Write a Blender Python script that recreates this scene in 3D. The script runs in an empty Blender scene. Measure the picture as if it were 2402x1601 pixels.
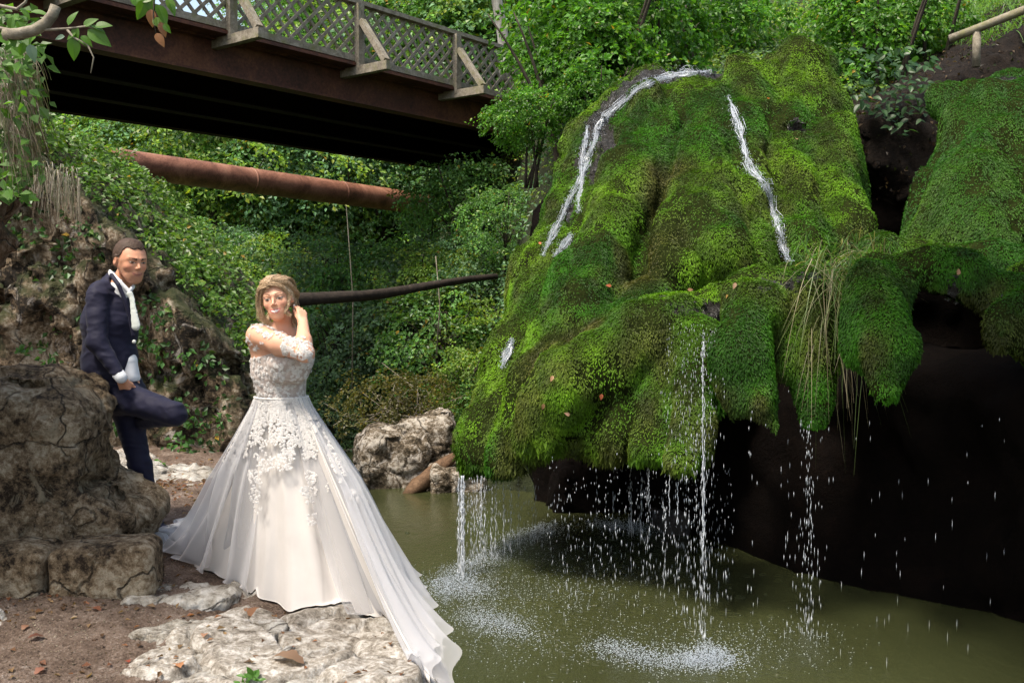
import bpy, math, random, os
import numpy as np
from mathutils import Vector, Matrix
R = math.radians
SC = bpy.context.scene
COL = SC.collection
FPX = 2335.0; HY = 694.5; CX = 1201.0; EYE = 1.6
PITCH = math.atan((800.5-HY)/FPX)

# ------------------------------------------------------------------ camera
cam = bpy.data.cameras.new('camera'); cam.lens = 35; cam.sensor_width = 36; cam.clip_end = 600; cam.clip_start = 0.05
camo = bpy.data.objects.new('camera', cam); COL.objects.link(camo)
camo.location = (0, 0, EYE); camo.rotation_euler = (math.pi/2-PITCH, 0, 0)
SC.camera = camo

def P(x, y, d):
    """photo position + distance ahead -> point in the place"""
    ang = math.atan((800.5-y)/FPX) - PITCH
    # exact: ray in camera space
    cx_, cy_ = (x-CX)/FPX, (800.5-y)/FPX
    c, s = math.cos(PITCH), math.sin(PITCH)
    dy = c + cy_*s; dz = -s + cy_*c
    k = d/dy
    return np.array([cx_*k, d, EYE+dz*k])

def proj(p):
    c, s = math.cos(PITCH), math.sin(PITCH)
    X, Y, Z = p[..., 0], p[..., 1], p[..., 2]-EYE
    dep = Y*c - Z*s; up = Y*s + Z*c
    return CX+X/dep*FPX, 800.5-up/dep*FPX, dep

# ------------------------------------------------------------------ noise
_rg = np.random.default_rng(11)
_T = _rg.random((32, 32, 32)).astype(np.float32)
def vn(p):
    p = np.asarray(p, dtype=np.float32)
    i = np.floor(p).astype(np.int32); f = p-i; f = f*f*(3-2*f)
    x0, y0, z0 = (i[..., k] & 31 for k in range(3)); x1, y1, z1 = (x0+1) & 31, (y0+1) & 31, (z0+1) & 31
    fx, fy, fz = f[..., 0], f[..., 1], f[..., 2]
    a = _T[x0, y0, z0]*(1-fx)+_T[x1, y0, z0]*fx
    b = _T[x0, y1, z0]*(1-fx)+_T[x1, y1, z0]*fx
    c = _T[x0, y0, z1]*(1-fx)+_T[x1, y0, z1]*fx
    d = _T[x0, y1, z1]*(1-fx)+_T[x1, y1, z1]*fx
    return ((a*(1-fy)+b*fy)*(1-fz)+(c*(1-fy)+d*fy)*fz)*2-1
def fbm(p, o=3, g=0.5):
    s = 0; a = 1; n = 0
    for k in range(o):
        s = s+a*vn(p*(2.03**k)+17.3*k); n += a; a *= g
    return s/n
def voro(p, seed=0):
    """F1, F2 and a cell id of jittered cells"""
    p = np.asarray(p, dtype=np.float32); i = np.floor(p).astype(np.int32)
    f1 = np.full(p.shape[:-1], 9., np.float32); f2 = f1.copy(); cid = np.zeros(p.shape[:-1], np.float32)
    for dx in (-1, 0, 1):
        for dy in (-1, 0, 1):
            for dz in (-1, 0, 1):
                c = i+np.array([dx, dy, dz], np.int32)
                a, b, e = c[..., 0]+seed & 31, c[..., 1] & 31, c[..., 2] & 31
                q = c+np.stack([_T[a, b, e], _T[b, e, a], _T[e, a, b]], -1)
                d = np.sqrt(((p-q)**2).sum(-1)); new = d < f1
                f2 = np.where(new, f1, np.minimum(f2, d)); cid = np.where(new, _T[e, b, a], cid); f1 = np.where(new, d, f1)
    return f1, f2, cid
def sst(a, b, x):
    t = np.clip((x-a)/(b-a), 0, 1); return t*t*(3-2*t)

# ------------------------------------------------------------------ implicit shapes
def smin(a, b, k):
    if k <= 0: return np.minimum(a, b)
    h = np.clip(0.5+0.5*(b-a)/k, 0, 1); return b+(a-b)*h-k*h*(1-h)
def smax(a, b, k): return -smin(-a, -b, k)
def cone(p, a, b, ra, rb, sq=None):
    """round cone distance, sq = squash of one axis"""
    a = np.asarray(a, np.float32); b = np.asarray(b, np.float32); ab = b-a
    pa = p-a; t = np.clip((pa@ab)/max(float(ab@ab), 1e-9), 0, 1)
    q = pa-t[..., None]*ab
    if sq is not None: q = q/np.asarray(sq, np.float32)
    return np.sqrt((q*q).sum(-1))-(ra+(rb-ra)*t)
def ell(p, c, r, rot=None):
    q = p-np.asarray(c, np.float32)
    if rot is not None: q = q@np.asarray(rot, np.float32)
    r = np.asarray(r, np.float32); k0 = np.sqrt(((q/r)**2).sum(-1)); k1 = np.sqrt(((q/(r*r))**2).sum(-1))+1e-9
    return k0*(k0-1)/k1
def rbox(p, c, hs, r, rot=None):
    q = p-np.asarray(c, np.float32)
    if rot is not None: q = q@np.asarray(rot, np.float32)
    q = np.abs(q)-(np.asarray(hs, np.float32)-r)
    return np.sqrt((np.maximum(q, 0)**2).sum(-1))+np.minimum(q.max(-1), 0)-r
def rotm(rx, ry, rz):
    return np.array((Matrix.Rotation(rz, 3, 'Z')@Matrix.Rotation(ry, 3, 'Y')@Matrix.Rotation(rx, 3, 'X')))

def isosurf(fn, lo, hi, h):
    lo = np.asarray(lo, float); n = (np.ceil((np.asarray(hi, float)-lo)/h)).astype(int)+1
    g = np.stack(np.meshgrid(*[lo[k]+h*np.arange(n[k]) for k in range(3)], indexing='ij'), -1).astype(np.float32)
    F = fn(g)
    S = F < 0; m = np.zeros(tuple(n-1), np.uint8)
    cs = [(a, b, c) for a in (0, 1) for b in (0, 1) for c in (0, 1)]
    sl = lambda o: tuple(slice(o[k], n[k]-1+o[k]) for k in range(3))
    for o in cs: m += S[sl(o)]
    act = (m > 0) & (m < 8); idx = np.argwhere(act)
    vid = np.full(act.shape, -1, np.int64); vid[act] = np.arange(len(idx))
    acc = np.zeros((len(idx), 3)); cnt = np.zeros(len(idx))
    for ax in range(3):
        for o in cs:
            if o[ax]: continue
            o2 = list(o); o2[ax] = 1
            i0 = idx+o; i1 = idx+o2
            f0 = F[i0[:, 0], i0[:, 1], i0[:, 2]]; f1 = F[i1[:, 0], i1[:, 1], i1[:, 2]]
            k = (f0 < 0) != (f1 < 0); t = np.where(k, f0/np.where(k, f0-f1, 1), 0)
            pt = np.array(o, float)[None].repeat(len(idx), 0); pt[:, ax] = t
            acc[k] += pt[k]; cnt[k] += 1
    V = lo+h*(idx+acc/np.maximum(cnt, 1)[:, None])
    faces = []
    for ax in range(3):
        b, c = (ax+1) % 3, (ax+2) % 3
        s0 = [slice(None)]*3; s1 = [slice(None)]*3; s0[ax] = slice(0, -1); s1[ax] = slice(1, None)
        A = S[tuple(s0)]; B = S[tuple(s1)]; e = np.argwhere(A != B)
        ok = (e[:, b] > 0) & (e[:, c] > 0) & (e[:, b] < n[b]-1) & (e[:, c] < n[c]-1); e = e[ok]
        ins = A[e[:, 0], e[:, 1], e[:, 2]]
        q = []
        for db, dc in ((1, 1), (0, 1), (0, 0), (1, 0)):
            w = e.copy(); w[:, b] -= db; w[:, c] -= dc; q.append(vid[w[:, 0], w[:, 1], w[:, 2]])
        q = np.stack(q, 1); q[~ins] = q[~ins][:, ::-1]; faces.append(q)
    return V, np.concatenate(faces)

# ------------------------------------------------------------------ objects
def mesh_obj(name, V, Fq, mat=None, parent=None, smooth=True, col=None, mats=None, midx=None):
    V = np.asarray(V, np.float32); me = bpy.data.meshes.new(name)
    Fq = np.asarray(Fq, np.int32); nf, k = Fq.shape
    me.vertices.add(len(V)); me.vertices.foreach_set('co', V.ravel())
    me.loops.add(nf*k); me.loops.foreach_set('vertex_index', Fq.ravel())
    me.polygons.add(nf); me.polygons.foreach_set('loop_start', np.arange(nf, dtype=np.int32)*k)
    me.polygons.foreach_set('loop_total', np.full(nf, k, np.int32))
    me.polygons.foreach_set('use_smooth', np.full(nf, smooth, bool))
    me.update(calc_edges=True); me.validate()
    if col is not None:
        ca = me.color_attributes.new('Col', 'FLOAT_COLOR', 'POINT')
        c = np.ones((len(V), 4), np.float32); c[:, :3] = col; ca.data.foreach_set('color', c.ravel())
    if mats:
        for m in mats: me.materials.append(m)
        if midx is not None: me.polygons.foreach_set('material_index', np.asarray(midx, np.int32))
    elif mat: me.materials.append(mat)
    o = bpy.data.objects.new(name, me); COL.objects.link(o)
    if parent is not None: o.parent = parent
    return o
def tag(o, label=None, cat=None, group=None, kind=None):
    if label: o['label'] = label
    if cat: o['category'] = cat
    if group: o['group'] = group
    if kind: o['kind'] = kind
    return o
def thing(name, label, cat, loc=(0, 0, 0), group=None, kind=None):
    o = bpy.data.objects.new(name, None); COL.objects.link(o); o.location = tuple(float(v) for v in loc); o.empty_display_size = .1
    return tag(o, label, cat, group, kind)
def local(V, root): return np.asarray(V)-np.array(root.location)

class MB:
    """collects tubes, boxes and strips into one mesh (triangles and quads as quads)"""
    def __init__(s): s.V = []; s.F = []; s.C = []; s.n = 0
    def add(s, V, F, col=None):
        V = np.asarray(V, float); F = np.asarray(F, int)
        if F.shape[1] == 3: F = np.concatenate([F, F[:, 2:3]], 1)
        s.V.append(V); s.F.append(F+s.n); s.n += len(V)
        s.C.append(np.ones((len(V), 3))*(col if col is not None else 1.0))
    def tube(s, pts, rad, n=8, col=None, cap=True, wob=0):
        pts = np.asarray(pts, float); rad = np.broadcast_to(np.asarray(rad, float), (len(pts),))
        T = np.gradient(pts, axis=0); T /= np.linalg.norm(T, axis=1)[:, None]+1e-9
        up = np.array([0, 0, 1.]) if abs(T[0][2]) < .9 else np.array([1., 0, 0])
        V = []
        u = np.cross(T[0], up); u /= np.linalg.norm(u)
        for i in range(len(pts)):
            u = u-T[i]*(u@T[i]); u /= np.linalg.norm(u)+1e-9; v = np.cross(T[i], u)
            for k in range(n):
                a = 2*math.pi*k/n; rr = rad[i]*(1+wob*math.sin(3*a+i*1.3))
                V.append(pts[i]+rr*(math.cos(a)*u+math.sin(a)*v))
        F = []
        for i in range(len(pts)-1):
            for k in range(n):
                F.append((i*n+k, i*n+(k+1) % n, (i+1)*n+(k+1) % n, (i+1)*n+k))
        if cap:
            V += [pts[0], pts[-1]]; a, b = len(V)-2, len(V)-1; m = (len(pts)-1)*n
            for k in range(n):
                F.append((a, (k+1) % n, k, k)); F.append((b, m+k, m+(k+1) % n, m+(k+1) % n))
        s.add(V, F, col)
    def box(s, c, size, M=None, col=None, jit=0):
        q = np.array([[x, y, z] for x in (-.5, .5) for y in (-.5, .5) for z in (-.5, .5)])*np.asarray(size)
        if M is not None: q = q@np.asarray(M).T
        s.add(q+np.asarray(c), [(0, 1, 3, 2), (4, 6, 7, 5), (0, 4, 5, 1), (2, 3, 7, 6), (0, 2, 6, 4), (1, 5, 7, 3)], col)
    def bar(s, a, b, w, t, side=None, col=None):
        """box from a to b, w along side, t along the third axis"""
        a = np.asarray(a, float); b = np.asarray(b, float); d = b-a; L = np.linalg.norm(d); d /= L
        side = np.array([0, 0, 1.]) if side is None else np.asarray(side, float)
        side = side-d*(side@d); side /= np.linalg.norm(side); o = np.cross(d, side)
        s.box((a+b)/2, (L, w, t), np.stack([d, side, o], 1), col)
    def build(s, name, mat, parent=None, smooth=False, col=False):
        V = np.concatenate(s.V); F = np.concatenate(s.F)
        if parent is not None: V = V-np.array(parent.location)
        return tri_obj(name, V, F, mat, parent, smooth, np.concatenate(s.C) if col else None)
def tri_obj(name, V, F, mat, parent=None, smooth=False, col=None):
    """quads where the last two indices may repeat (triangles)"""
    V = np.asarray(V, np.float32); F = np.asarray(F, np.int64)
    t = F[:, 2] == F[:, 3]; me = bpy.data.meshes.new(name)
    tot = np.where(t, 3, 4).astype(np.int32); st = np.concatenate([[0], np.cumsum(tot)[:-1]]).astype(np.int32)
    keep = np.ones(F.shape, bool); keep[t, 3] = False
    li = F[keep].astype(np.int32)
    me.vertices.add(len(V)); me.vertices.foreach_set('co', V.ravel())
    me.loops.add(len(li)); me.loops.foreach_set('vertex_index', li)
    me.polygons.add(len(F)); me.polygons.foreach_set('loop_start', st); me.polygons.foreach_set('loop_total', tot)
    me.polygons.foreach_set('use_smooth', np.full(len(F), smooth, bool))
    me.update(calc_edges=True)
    if col is not None:
        ca = me.color_attributes.new('Col', 'FLOAT_COLOR', 'POINT'); c = np.ones((len(V), 4), np.float32); c[:, :3] = col
        ca.data.foreach_set('color', c.ravel())
    if mat: me.materials.append(mat)
    o = bpy.data.objects.new(name, me); COL.objects.link(o)
    if parent is not None: o.parent = parent
    return o

# ------------------------------------------------------------------ materials
class NT:
    def __init__(s, name):
        s.m = bpy.data.materials.new(name); s.m.use_nodes = True; s.t = s.m.node_tree; s.t.nodes.clear()
        s.out = s.n('ShaderNodeOutputMaterial')
    def n(s, ty, **k):
        x = s.t.nodes.new(ty)
        for a, b in k.items():
            if a.startswith('i_'): x.inputs[a[2:].replace('_', ' ')].default_value = b
            else: setattr(x, a, b)
        return x
    def l(s, a, b): s.t.links.new(a, b)
    def tex(s, scale=(1, 1, 1), rot=(0, 0, 0)):
        tc = s.n('ShaderNodeTexCoord'); mp = s.n('ShaderNodeMapping'); s.l(tc.outputs['Object'], mp.inputs[0])
        mp.inputs['Scale'].default_value = scale; mp.inputs['Rotation'].default_value = rot; return mp.outputs[0]
    def noise(s, v, sc, det=6, rough=.6, dist=0):
        x = s.n('ShaderNodeTexNoise'); s.l(v, x.inputs['Vector']); x.inputs['Scale'].default_value = sc
        x.inputs['Detail'].default_value = det; x.inputs['Roughness'].default_value = rough; x.inputs['Distortion'].default_value = dist
        return x.outputs['Fac']
    def ramp(s, f, stops, interp='LINEAR'):
        x = s.n('ShaderNodeValToRGB'); s.l(f, x.inputs[0]); e = x.color_ramp.elements; x.color_ramp.interpolation = interp
        while len(e) < len(stops): e.new(.5)
        for k, (p, c) in enumerate(stops):
            e[k].position = p; e[k].color = (*(c if hasattr(c, '__len__') else (c, c, c)), 1)
        return x.outputs['Color']
    def mix(s, f, a, b, mode='MIX'):
        x = s.n('ShaderNodeMix', data_type='RGBA', blend_type=mode)
        for v, i in ((f, 0), (a, 6), (b, 7)):
            if hasattr(v, 'links'): s.l(v, x.inputs[i])
            else: x.inputs[i].default_value = (*v, 1) if hasattr(v, '__len__') else v
        return x.outputs[2]
    def math(s, op, a, b=0.):
        x = s.n('ShaderNodeMath', operation=op)
        for v, i in ((a, 0), (b, 1)):
            if hasattr(v, 'links'): s.l(v, x.inputs[i])
            else: x.inputs[i].default_value = v
        return x.outputs[0]
    def bump(s, h, strength=.5, dist=.02, nrm=None):
        x = s.n('ShaderNodeBump'); s.l(h, x.inputs['Height']); x.inputs['Strength'].default_value = strength
        x.inputs['Distance'].default_value = dist
        if nrm is not None: s.l(nrm, x.inputs['Normal'])
        return x.outputs[0]
    def bsdf(s, col, rough=.7, nrm=None, spec=.3, **k):
        x = s.n('ShaderNodeBsdfPrincipled')
        if hasattr(col, 'links'): s.l(col, x.inputs['Base Color'])
        else: x.inputs['Base Color'].default_value = (*col, 1)
        if hasattr(rough, 'links'): s.l(rough, x.inputs['Roughness'])
        else: x.inputs['Roughness'].default_value = rough
        x.inputs['Specular IOR Level'].default_value = spec
        for a, b in k.items(): x.inputs[a.replace('_', ' ')].default_value = b
        if nrm is not None: s.l(nrm, x.inputs['Normal'])
        return x.outputs[0]
    def attr(s, name='Col'):
        x = s.n('ShaderNodeAttribute'); x.attribute_name = name; return x.outputs['Color']
    def rand(s):
        x = s.n('ShaderNodeObjectInfo'); return x.outputs['Random']
    def done(s, sh): s.l(sh, s.out.inputs[0]); return s.m

def leaf_mat(name, tint=(1, 1, 1), trans=.45, rough=.42, spec=.45):
    n = NT(name); c = n.mix(1.0, n.attr(), tint, 'MULTIPLY')
    b = n.bsdf(c, rough, spec=spec); t = n.n('ShaderNodeBsdfTranslucent')
    c2 = n.mix(1.0, c, (1.25, 1.3, .55), 'MULTIPLY'); n.l(c2, t.inputs[0])
    x = n.n('ShaderNodeMixShader'); x.inputs[0].default_value = trans; n.l(b, x.inputs[1]); n.l(t.outputs[0], x.inputs[2])
    return n.done(x.outputs[0])
M = {}
M['leaf'] = leaf_mat('leaf')
M['moss_leaf'] = leaf_mat('moss leaf', trans=.3, rough=.55, spec=.25)
n = NT('moss bed'); v = n.tex(); f = n.noise(v, 9, 8, .7)
M['moss_bed'] = n.done(n.bsdf(n.ramp(f, [(.3, (.007, .008, .004)), (.5, (.016, .022, .006)), (.7, (.022, .028, .008))]), 1., n.bump(f, .8, .06), spec=.0))
def rock_mat(name, dark, mid, light, lo=.35, hi=.62, sc=3., bump=.9, moss=None, rough=.85, spec=.25, crack=True, lichen=None):
    n = NT(name); v = n.tex()
    a = n.noise(v, sc, 12, .74, 0.); b = n.noise(v, sc*7.5, 8, .8); f = n.math('ADD', n.math('MULTIPLY', a, .55), n.math('MULTIPLY', b, .45))
    c = n.ramp(f, [(lo, dark), ((lo+hi)/2, mid), (hi, light)])
    h = f
    if crack:
        w = n.n('ShaderNodeTexVoronoi', feature='DISTANCE_TO_EDGE'); w.inputs['Scale'].default_value = sc*.62
        vv = n.n('ShaderNodeVectorMath', operation='ADD'); n.l(v, vv.inputs[0])
        nz = n.n('ShaderNodeTexNoise'); n.l(v, nz.inputs[0]); nz.inputs['Scale'].default_value = sc*2; nz.inputs['Detail'].default_value = 5
        sv = n.n('ShaderNodeVectorMath', operation='SCALE'); n.l(nz.outputs['Color'], sv.inputs[0]); sv.inputs['Scale'].default_value = .75/sc
        n.l(sv.outputs[0], vv.inputs[1]); n.l(vv.outputs[0], w.inputs['Vector'])
        k = n.ramp(w.outputs['Distance'], [(0, 0.), (.022, 1.)])
        kk = n.ramp(n.noise(v, sc*.9, 4, .6), [(.40, .15), (.55, .9)]); c = n.mix(n.math('MULTIPLY', n.math('SUBTRACT', 1., k), kk), c, tuple(x*.3 for x in dark))
        h = n.math('ADD', n.math('MULTIPLY', k, .25), f)
    if lichen:
        q = n.ramp(n.noise(v, sc*1.4, 6, .75, 1.), [(.56, 0.), (.63, 1.)]); c = n.mix(q, c, lichen)
    if moss:
        g = n.n('ShaderNodeNewGeometry'); sp = n.n('ShaderNodeSeparateXYZ'); n.l(g.outputs['Normal'], sp.inputs[0])
        q = n.math('ADD', n.math('MULTIPLY', sp.outputs['Z'], .35), n.noise(v, sc*.8, 5, .7))
        c = n.mix(n.ramp(q, [(.56, 0.), (.72, .85)]), c, moss)
    return n.done(n.bsdf(c, rough, n.bump(h, bump, .09), spec=spec))
M['limestone_dark'] = rock_mat('weathered limestone', (.030, .019, .011), (.28, .205, .125), (.60, .52, .39), .43, .575, 3.2, 1.3, lichen=(.36, .31, .22))
M['limestone_pale'] = rock_mat('pale limestone', (.10, .08, .055), (.40, .37, .32), (.66, .64, .60), .40, .57, 3.0, 1.)
M['cliff'] = rock_mat('cliff rock', (.018, .013, .008), (.22, .16, .10), (.56, .50, .40), .45, .585, 2.6, 1.2, moss=(.03, .042, .010), lichen=(.42, .38, .34))
M['root_rock'] = rock_mat('earthy rock', (.03, .018, .010), (.15, .085, .045), (.42, .33, .26), .43, .60, 4., 1., moss=(.06, .07, .014))
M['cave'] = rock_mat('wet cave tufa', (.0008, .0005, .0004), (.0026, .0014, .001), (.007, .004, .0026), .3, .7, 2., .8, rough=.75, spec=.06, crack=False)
M['boulder'] = rock_mat('mossy boulder', (.03, .023, .013), (.16, .125, .085), (.50, .46, .40), .44, .56, 3., 1., lichen=(.50, .46, .41))
# ================================================================== moss fall
rng = np.random.default_rng(5)
def Cc(x, y, d, r): return P(x, y, d+r)
_caps = []   # (a, b, ra, rb, k)
def chain(*pts, k=.10):
    for u, v in zip(pts[:-1], pts[1:]):
        _caps.append((Cc(*u), Cc(*v), u[3], v[3], k))
# main body
chain((1640, 350, 11.75, .90), (1590, 820, 9.6, 1.32), k=.09)
chain((1500, 250, 12.6, .5), (1235, 1050, 9.2, .64))
chain((1400, 350, 12.3, .40), (1203, 1060, 9.3, .53))
chain((1745, 200, 12.0, .38), (1770, 420, 11., .5))
chain((1870, 178, 12.2, .45), (1935, 470, 10.9, .46), (1935, 640, 10.2, .42))
chain((1700, 222, 12.45, .3), (1480, 272, 12.3, .4))
chain((1530, 240, 11.9, .22), (1500, 320, 11.5, .25), k=.045)
chain((1605, 235, 11.8, .2), (1600, 300, 11.5, .2), k=.04)
chain((1665, 240, 11.7, .22), (1655, 340, 11.2, .3), k=.045)
chain((1495, 415, 10.65, .33), (1405, 640, 9.55, .42), (1320, 900, 8.75, .46), (1235, 1090, 8.8, .36), k=.06)
chain((1690, 705, 8.5, .20), (1500, 800, 8.25, .28), (1330, 905, 8.3, .30), (1255, 1020, 8.6, .28), k=.05)
chain((1490, 320, 11.4, .2), (1560, 520, 10.4, .3), k=.045)
chain((1640, 345, 10.85, .26), (1668, 600, 9.35, .40), k=.04)
chain((1612, 450, 10.35, .24), (1588, 640, 9.3, .34), k=.03)
chain((1745, 300, 11.2, .2), (1760, 620, 9.6, .3), k=.045)
chain((1840, 280, 11.5, .22), (1850, 560, 9.9, .3), k=.045)
chain((1830, 400, 10.7, .24), (1885, 600, 9.75, .28), k=.04)
chain((1950, 330, 11.2, .28), (1965, 600, 10., .28), k=.05)
chain((1560, 300, 11.3, .20), (1540, 420, 10.8, .24), k=.04)
chain((1540, 560, 10.1, .26), (1500, 660, 9.7, .30), k=.04)
chain((1690, 480, 10.4, .22), (1720, 640, 9.7, .28), k=.04)
chain((1900, 380, 11.1, .22), (1900, 520, 10.4, .26), k=.04)
chain((1290, 620, 10.8, .26), (1200, 860, 9.9, .30), k=.05)
chain((1520, 716, 9.15, .34), (1430, 850, 8.7, .33), k=.05)
chain((1600, 770, 8.45, .28), (1565, 1060, 7.85, .3), k=.05)
chain((1500, 810, 8.6, .33), (1450, 1020, 8.3, .27), k=.05)
chain((1655, 790, 8.1, .2), (1600, 1085, 7.6, .16), k=.05)
chain((1390, 880, 8.85, .3), (1340, 1020, 8.7, .26), k=.04)
chain((1715, 735, 8.6, .2), (1560, 752, 8.5, .2), k=.05)
# hanging lobes under the shelf
chain((1890, 668, 8.15, .2), (1750, 695, 7.95, .2), k=.05)
chain((1765, 725, 7.75, .24), (1735, 850, 7.4, .24), (1795, 945, 7.35, .14), (1825, 1010, 7.35, .05), k=.045)
chain((1905, 700, 7.9, .22), (1905, 850, 7.7, .18), (1904, 975, 7.65, .11), k=.045)
chain((1830, 720, 7.95, .22), (1840, 850, 7.8, .17), k=.05)
chain((1965, 670, 8.3, .25), (1955, 780, 8.1, .16), k=.1)
chain((2055, 655, 7.6, .2), (2170, 628, 7.5, .15), (2275, 650, 7.4, .15), (2375, 728, 7.25, .19), (2480, 800, 7.2, .26), k=.05)
chain((2065, 670, 7.3, .25), (2058, 820, 6.9, .235), (2080, 925, 6.85, .08), k=.05)
chain((2385, 745, 7.1, .2), (2345, 795, 7.0, .12), k=.05)
chain((2450, 700, 7.5, .3), (2440, 790, 7.0, .16), k=.1)
chain((2080, 615, 8.9, .22), (2450, 640, 8.7, .25), k=.08)
chain((2430, 690, 8.4, .25), (2700, 700, 8.4, .5), (3100, 720, 8.4, .5), k=.1)
chain((2500, 760, 7.3, .24), (2700, 745, 7.3, .38), (3050, 760, 7.3, .4), k=.1)
# right hand mound
chain((2300, 300, 10.7, .38), (2285, 500, 9.7, .58), (2300, 585, 9.4, .52), k=.08)
chain((2420, 300, 10.6, .48), (2500, 560, 9.3, .95), k=.15)
chain((2215, 400, 10.6, .30), (2195, 590, 9.9, .40), k=.06)
chain((2215, 245, 11.3, .18), (2340, 215, 11.4, .2), (2450, 210, 11.4, .2), k=.1)
_cav = [((1.75, 10.3, -1.1), (1.95, 2.45, 1.5)), ((3.5, 9.4, -1.0), (1.9, 2.5, 2.05)), ((5.6, 9.0, -1.), (1.6, 2.4, 2.6))]
_carve = [(P(1545, 700, 9.05), P(1725, 672, 9.15), .12), (P(1480, 770, 8.75), P(1400, 800, 8.8), .08), (P(1350, 830, 8.6), P(1290, 870, 8.75), .10), (P(1830, 285, 11.15), P(1870, 300, 11.2), .12)]
def _grid(g): return g.ndim == 4
def moss_sdf(g, noise=True):
    F = np.full(g.shape[:-1], 2., np.float32)
    for a, b, ra, rb, k in _caps:
        m = max(ra, rb)+.35
        lo = np.minimum(a, b)-m; hi = np.maximum(a, b)+m
        if _grid(g):
            sl = []
            for ax, arr in enumerate((g[:, 0, 0, 0], g[0, :, 0, 1], g[0, 0, :, 2])):
                sl.append(slice(int(np.searchsorted(arr, lo[ax])), int(np.searchsorted(arr, hi[ax]))))
            sl = tuple(sl)
            if F[sl].size: F[sl] = smin(F[sl], cone(g[sl], a, b, ra, rb), k)
        else: F = smin(F, cone(g, a, b, ra, rb), k)
    if noise:
        near = np.abs(F) < .4; q = g[near]
        w1 = q+.25*np.stack([fbm(q*1.5, 2), fbm(q*1.5+7, 2), fbm(q*1.5+13, 2)], -1)
        a1, b1, c1 = voro(w1*np.array([1.9, 1.3, .95]), 2); a2, b2, c2 = voro(w1*np.array([3.6, 3.0, 3.0]), 5)
        amp = (.45+.55*sst(8.0, 9.2, q[:, 1])); F[near] -= amp*(.085*np.clip(1-1.5*a1*a1, -.3, 1)*(.5+c1)-.05+.022*np.clip(1-1.6*a2*a2, -.3, 1)*(.4+c2)).astype(np.float32)
        F[near] += (.05*fbm(q*1.7+3, 2)+.10*fbm(q*np.array([4.2, 4.2, .9])+7, 2)+.035*vn(q*np.array([7, 7, 4.]))).astype(np.float32)
    for c, r in _cav: F = smax(F, -cavd(g, c, r), .06)
    for a, b, r in _carve: F = smax(F, -cone(g, a, b, r, r, (1, 1, .8)), .05)
    # trimmed along the lip over the pool
    lip = -.10+.12*sst(-.5, .6, g[..., 0])+.22*sst(.3, 1.3, g[..., 0])+.07*vn(g*np.array([3, 3, 0.]))+.17*np.exp(-((g[..., 0]-.42)/.3)**2) 
    F = smax(F, lip-g[..., 2], .05)
    return F
def cavd(g, c, r): return ell(g, c, r)
def trace(x, y, d0=5.5, d1=15., fn=moss_sdf, n=500):
    d = np.linspace(d0, d1, n); pts = np.stack([P(x, y, k) for k in d]).astype(np.float32); f = fn(pts)
    i = np.argmax(f < 0)
    return pts[i] if f[i] < 0 else None
V, Fq = isosurf(moss_sdf, (-1.0, 6.2, -.5), (7.2, 14.4, 5.4), .055)
_cen = V[Fq].mean(1); _e1 = V[Fq[:, 1]]-V[Fq[:, 0]]; _e2 = V[Fq[:, 3]]-V[Fq[:, 0]]
_n = np.cross(V[Fq[:, 2]]-V[Fq[:, 0]], V[Fq[:, 3]]-V[Fq[:, 1]]); _area = np.linalg.norm(_n, axis=1)/2; _n /= (2*_area+1e-9)[:, None]
if (_n[:, 2]*_area).sum() < 0 and False: _n = -_n
incav = np.zeros(len(_cen), bool)
for c, r in _cav: incav |= cavd(_cen.astype(np.float32), c, r) < .07
# bare wet stone where the water runs
_bare_px = [((1690, 165, 12.6), (1510, 180, 12.7), .13), ((1510, 180, 12.7), (1400, 290, 12.3), .14), ((1400, 290, 12.3), (1375, 400, 11.9), .13),
            ((1430, 310, 11.9), (1400, 420, 11.6), .12), ((1375, 400, 11.9), (1330, 520, 11.4), .07), ((1725, 715, 8.5), (1580, 728, 8.5), .12), ((1890, 665, 8.1), (1800, 672, 8.0), .09),
            ((1740, 265, 11.6), (1835, 600, 9.8), .035), ((1840, 285, 11.4), (1870, 300, 11.3), .1), ((2380, 215, 11.2), (2440, 250, 11.), .2), ((2250, 670, 7.4), (2300, 690, 7.3), .10), ((2330, 625, 8.3), (2440, 665, 8.2), .16), ((1330, 780, 9.1), (1300, 860, 9.), .0)]
def bare(p):
    b = np.full(len(p), 9., np.float32)
    for a, c, r in _bare_px: b = np.minimum(b, cone(p.astype(np.float32), P(*a), P(*c), r*1.5, r*1.5, (1, 1.8, 1)))
    return b+.13*fbm(p*5, 3)+.05
_b = bare(_cen)
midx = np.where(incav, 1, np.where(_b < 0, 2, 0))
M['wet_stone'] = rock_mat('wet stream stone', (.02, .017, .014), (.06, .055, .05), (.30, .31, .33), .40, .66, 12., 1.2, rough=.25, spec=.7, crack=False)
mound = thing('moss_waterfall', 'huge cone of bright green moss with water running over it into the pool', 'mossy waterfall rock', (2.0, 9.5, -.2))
mesh_obj('rock_core', local(V, mound), Fq, parent=mound, mats=[M['moss_bed'], M['cave'], M['wet_stone']], midx=midx)

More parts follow.
